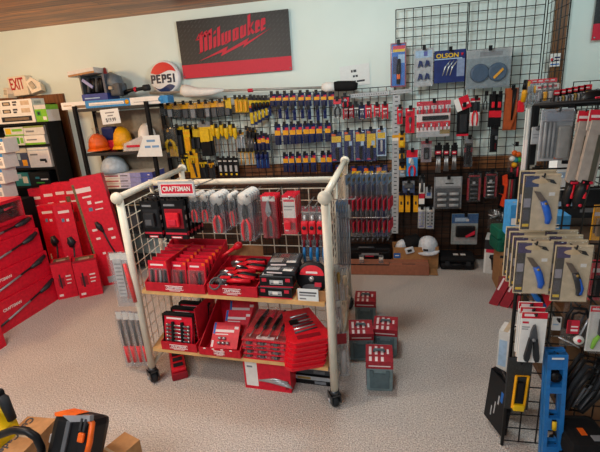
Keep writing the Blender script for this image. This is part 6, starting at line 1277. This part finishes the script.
# levels
for k in (1, 0):
    px = (534.5-3*k, 353-5*k, 565-3*k, 466); X, Zt, w, h = rect(px, 1.62+.04*k)
    t = thing('spirit_level', ['blue box level with a yellow vial hanging at the front of the black rack', 'blue box level mostly hidden behind the front blue level'][k], 'level', 'blue box levels', (X, 1.62+.04*k, Zt), 0, 0, -.055)
    LVB = mat('level_blue', '#1e6fb4', .4); w = .075; h = .62
    o = G(); o.box(-w/2, -w*.3, -.012, .012, -h, 0, LVB); o.box(w*.3, w/2, -.012, .012, -h, 0, LVB)
    zc_ = [0, .09, .18, .34, .42, .50, .62]
    for a_, b2 in ((0, .07), (.155, .185), (.31, .37), (.46, .52), (.585, .62)): o.box(-w*.3, w*.3, -.010, .010, -b2, -a_, LVB)
    o.build('frame', t)
    G().box(-w*.5, w*.5, -.013, .013, -.03, 0, LVB, .006).build('end_cap', t); G().lathe([(w*.3, -.006), (w*.3, .006)], BLACK, 18, 'y', (0, 0, -.112)).build('end_vial', t)
    v = G().box(-w*.12, w*.12, -.016, .012, -.365, -.315, BLACK, .004).build('vial_holder', t); G().tube([(0, -.016, -.36), (0, -.016, -.32)], .009, YEL, 10).build('vial', v)
    G().box(-w*.3, w*.3, -.0135, -.012, -.02, -.012, WHITE).build('printed_name', t); bhook(X, Zt-.01, .14)
# black and yellow square
t, w, h = rpack('square', 'black tool pack with a yellow frame hanging on the outer black wires', 'square pack', None, (506.5, 360, 530, 409), 1.68, CHAR, [(.0, .0, 1, 1, mat('speckled_black', '#2c2d2b', .6, var=.4, scale=200))], clear=False, th=.02)
G().tube([(w*-.15, -.012, -h*.28), (w*.36, -.012, -h*.28), (w*.3, -.012, -h*.94), (w*-.2, -.012, -h*.94)], w*.07, DYEL, 4, True).build('yellow_frame', t); blob(t, 'dark_panel', w, h, .44, .4, .72, .8, BLACK, y0=-.02); blob(t, 'yellow_foot', w, h, .3, .86, .8, .98, YEL, y0=-.024)
c = at(498, 442, Y=1.66)
t = thing('saw_pack', 'flat black pack with white and blue writing propped outside the black rack', 'pack', None, (.535, 1.83, .03), -1.2, 0, .10)
G().pbox(-.09, .05, -.01, .02, .0, .30, BLACK, f=[(.3, .15, .35, .35, LGREY), (.45, .25, .5, .5, LGREY), (.58, .5, .64, .68, LGREY), (.68, .6, .8, .8, BLUE)]).build('case_body', t)
G().tube([(-.08, .005, .30), (-.02, .005, .325), (.04, .005, .30)], .012, BLACK, 8).build('handle', t)
# board, papers and boxes seen through the wires
c = at(517, 452, Z=0)
t = thing('wood_plank', 'brown plank leaning inside the black rack behind the yellow-framed pack', 'plank', None, (.66, 2.0, .065), 0, .0, .12); G().box(-.03, .03, 0, .05, 0, .56, KRAFT).build('board', t)
for k, (px, Y, z, base, lb) in enumerate((((556, 160, 575, 190), 2.3, None, PAPER, 'pale blue paper carton glimpsed through the wires beside the pruning saws'), ((548, 216, 570, 236), 2.1, None, LBLUE, 'bright blue carton behind the wires under the hanging knife'), ((510, 205, 522, 238), 2.2, None, LBLUE, 'light blue carton standing behind the outer edge of the black rack'), ((552, 190, 600, 218), 2.4, None, CHAR, 'dark grey tray behind the wires below the pruning saws'), ((556, 180, 590, 196), 2.45, None, KRAFT, 'brown carton behind the wires below the pale paper carton'))):
    X, Zt, w, h = rect(px, Y); t = thing('shelf_carton', lb, 'carton', None, (X, Y, Zt-h)); G().pbox(-w/2, w/2, 0, .12, 0, h, base, f=[(.1, .4, .5, .6, SKY if base is not LBLUE else WHITE), (.6, .2, .9, .35, GREY)]).build('carton', t); G().box(-w*.1, w*.1, .05, .06, h, h+.001, TAN).build('tape', t)
G().box(.33, rx1-rx0, .3, .93, at(570, 238, Y=2.2).z-.02, at(570, 238, Y=2.2).z, mat('rack_board2', '#4a3626', .6)).build('shelf', br)
G().box(.33, rx1-rx0, .3, .93, .52, .54, mat('rack_board3', '#6b4d33', .6)).build('shelf', br)
G().box(.33, rx1-rx0, .93, .945, .05, .9, mat('rack_back', '#5a4029', .65)).build('back_board', br)
for k in range(4):
    px = (571+3*k, 355+6*k, 604+3*k, 406+4*k); X, Zt, w, h = rect(px, 1.70-.03*k)
    t = thing('spring_clamp', f'{ORD[3-k]} black loop-shaped clamp in the dark fan at the frame edge', 'clamp', 'fan of black loop clamps', (X, 1.70-.03*k, Zt), 0, 0, .35)
    G().tube([(-w*.3, 0, -h*.05), (w*.3, 0, -h*.0), (w*.36, 0, -h*.5), (w*.2, 0, -h*.9), (-w*.25, 0, -h*.95), (-w*.36, 0, -h*.5)], .010, [BLACK, BLACK, CHAR, BLACK][k], 8, True).build('loop', t); G().tube([(-w*.15, .0, -h*.4), (w*.18, 0, -h*.38), (w*.1, 0, -h*.85), (-w*.15, 0, -h*.85)], .005, [DGREY, TAN2, GREY, DGREY][k], 6, True).build('inner_loop', t)
x, zt, w, h = rect((563, 419, 606, 462), 1.5)
t = thing('tool_case', 'black case with an orange dot on its lid, below the loop clamps', 'case', None, (x+.05, 1.52, 0), .1)
G().box(-w*.55, w*.6, 0, .2, 0, .14, BLACK, .03).build('base_shell', t); G().box(-w*.5, w*.6, .01, .19, .14, .25, BLACK2, .03).build('lid_shell', t); G().box(-w*.12, w*.04, .06, .1, .25, .253, ORG, .001).build('orange_sticker', t); G().box(w*.1, w*.42, .03, .06, .25, .253, GREY, .001).build('name_plate', t); G().tube([(-.04, -.0, .14), (-.035, -.03, .14), (.05, -.03, .14), (.055, .0, .14)], .009, CHAR, 8).build('handle', t)
# more packs seen through the wires
for k, (px, c_, lb) in enumerate((((590, 260, 602, 300), SRED, 'red packet behind the wires next to the inner knife stack'), ((592, 205, 602, 240), DYEL, 'yellow strip packet behind the wires at the frame edge'), ((536, 305, 552, 345), TAN2, 'tan carton glimpsed behind the wires beside the multi tool cards'))):
    rpack('packet', lb, 'packet', None, px, 1.84, c_, [(.1, .7, .9, .8, PALE), (.2, .2, .6, .4, DGREY)], tool=t_blob('blister', CHAR if k == 0 else TAN2, .3, .35, .75, .85), hkl=False)
x, zt, w, h = rect((500, 333, 512, 362), 1.95)
t = thing('white_carton', 'white carton with pale print standing outside the black rack on the carpet', 'carton', None, (x-.005, 1.96, 0), -.5); G().pbox(-.03, .03, 0, .10, 0, zt, OFFW, f=[(.1, .6, .7, .9, SKY), (.1, .2, .8, .26, GREY)], l=[(.2, .1, .6, .5, PALE)]).build('carton', t); G().box(-.01, .01, 0, .14, zt, zt+.001, TAN).build('tape', t)
# ---- carded goods above the black rack
for k in range(5):
    c_ = 528+6*k; y_ = 80-.5*k
    pack('red_topped_bag', f'{ORD[k]} red-topped clear bag in the far row above the black rack', 'clear bag', 'red-topped bags in the far row', (c_-3.6, y_, c_+3.6, y_+25), 3.72+.03*(k % 2), HAZY, [(0, .84, 1, 1, RED), (.15, .9, .7, .95, PALE)], tool=t_driver(DYEL if k % 2 else GREY, STEEL, .25, .95, .22), clear=True, hk=False, th=.003)
for k in range(4):
    c_ = 539+5.2*k; y_ = 85-.6*k
    pack('white_clamshell', f'{ORD[k]} white-topped clear clamshell in the middle row above the black rack', 'clamshell', 'white-topped clamshells in the middle row', (c_-3.6, y_, c_+3.6, y_+18), 2.9, HAZY, [(0, .72, 1, 1, OFFW), (.2, .8, .7, .92, SRED)], tool=t_blob('tool', [GREY, DYEL, LGREY, CHAR][k], .25, .4, .75, .9), clear=True, hk=False, th=.003)
for k in range(6):
    c_ = 557+6.0*k; y_ = 90-1.1*k
    t = pack('saw_blade_card', f'{ORD[k]} red-topped brown card in the near row above the black rack', 'tool card', 'red-topped brown cards in the near row', (c_-4, y_, c_+4, y_+16), 2.5, KD, [(0, .7, 1, 1, RED), (.1, .78, .7, .86, PALE)], tool=[t_blob('tool', BRASS if k % 2 else DGREY, .2, .4, .5, .95, TAN2), t_blob('steel_part', SILV, .6, .4, .85, .9)], hk=False)
x, zt, w, h = rect((585, 94, 606, 104), 2.3)
t = thing('tool_pouch', 'black rounded pouch with a red label resting at the frame edge above the saws', 'pouch', None, (x, 2.35, zt-h)); G().tube([(-w*.5, 0, h*.1), (-w*.2, 0, h*.6), (w*.3, 0, h*.75), (w*.6, 0, h*.6)], [.015, .03, .035, .03], BLACK, 12).build('pouch_body', t); blob(t, 'red_label', w, h, .4, -.75, .8, -.55, SRED, y0=-.075, y1=-.06)
gridpanel(1.57, 2.6, 1.64, 'low black wire grid panel on the wall beyond the wooden post')
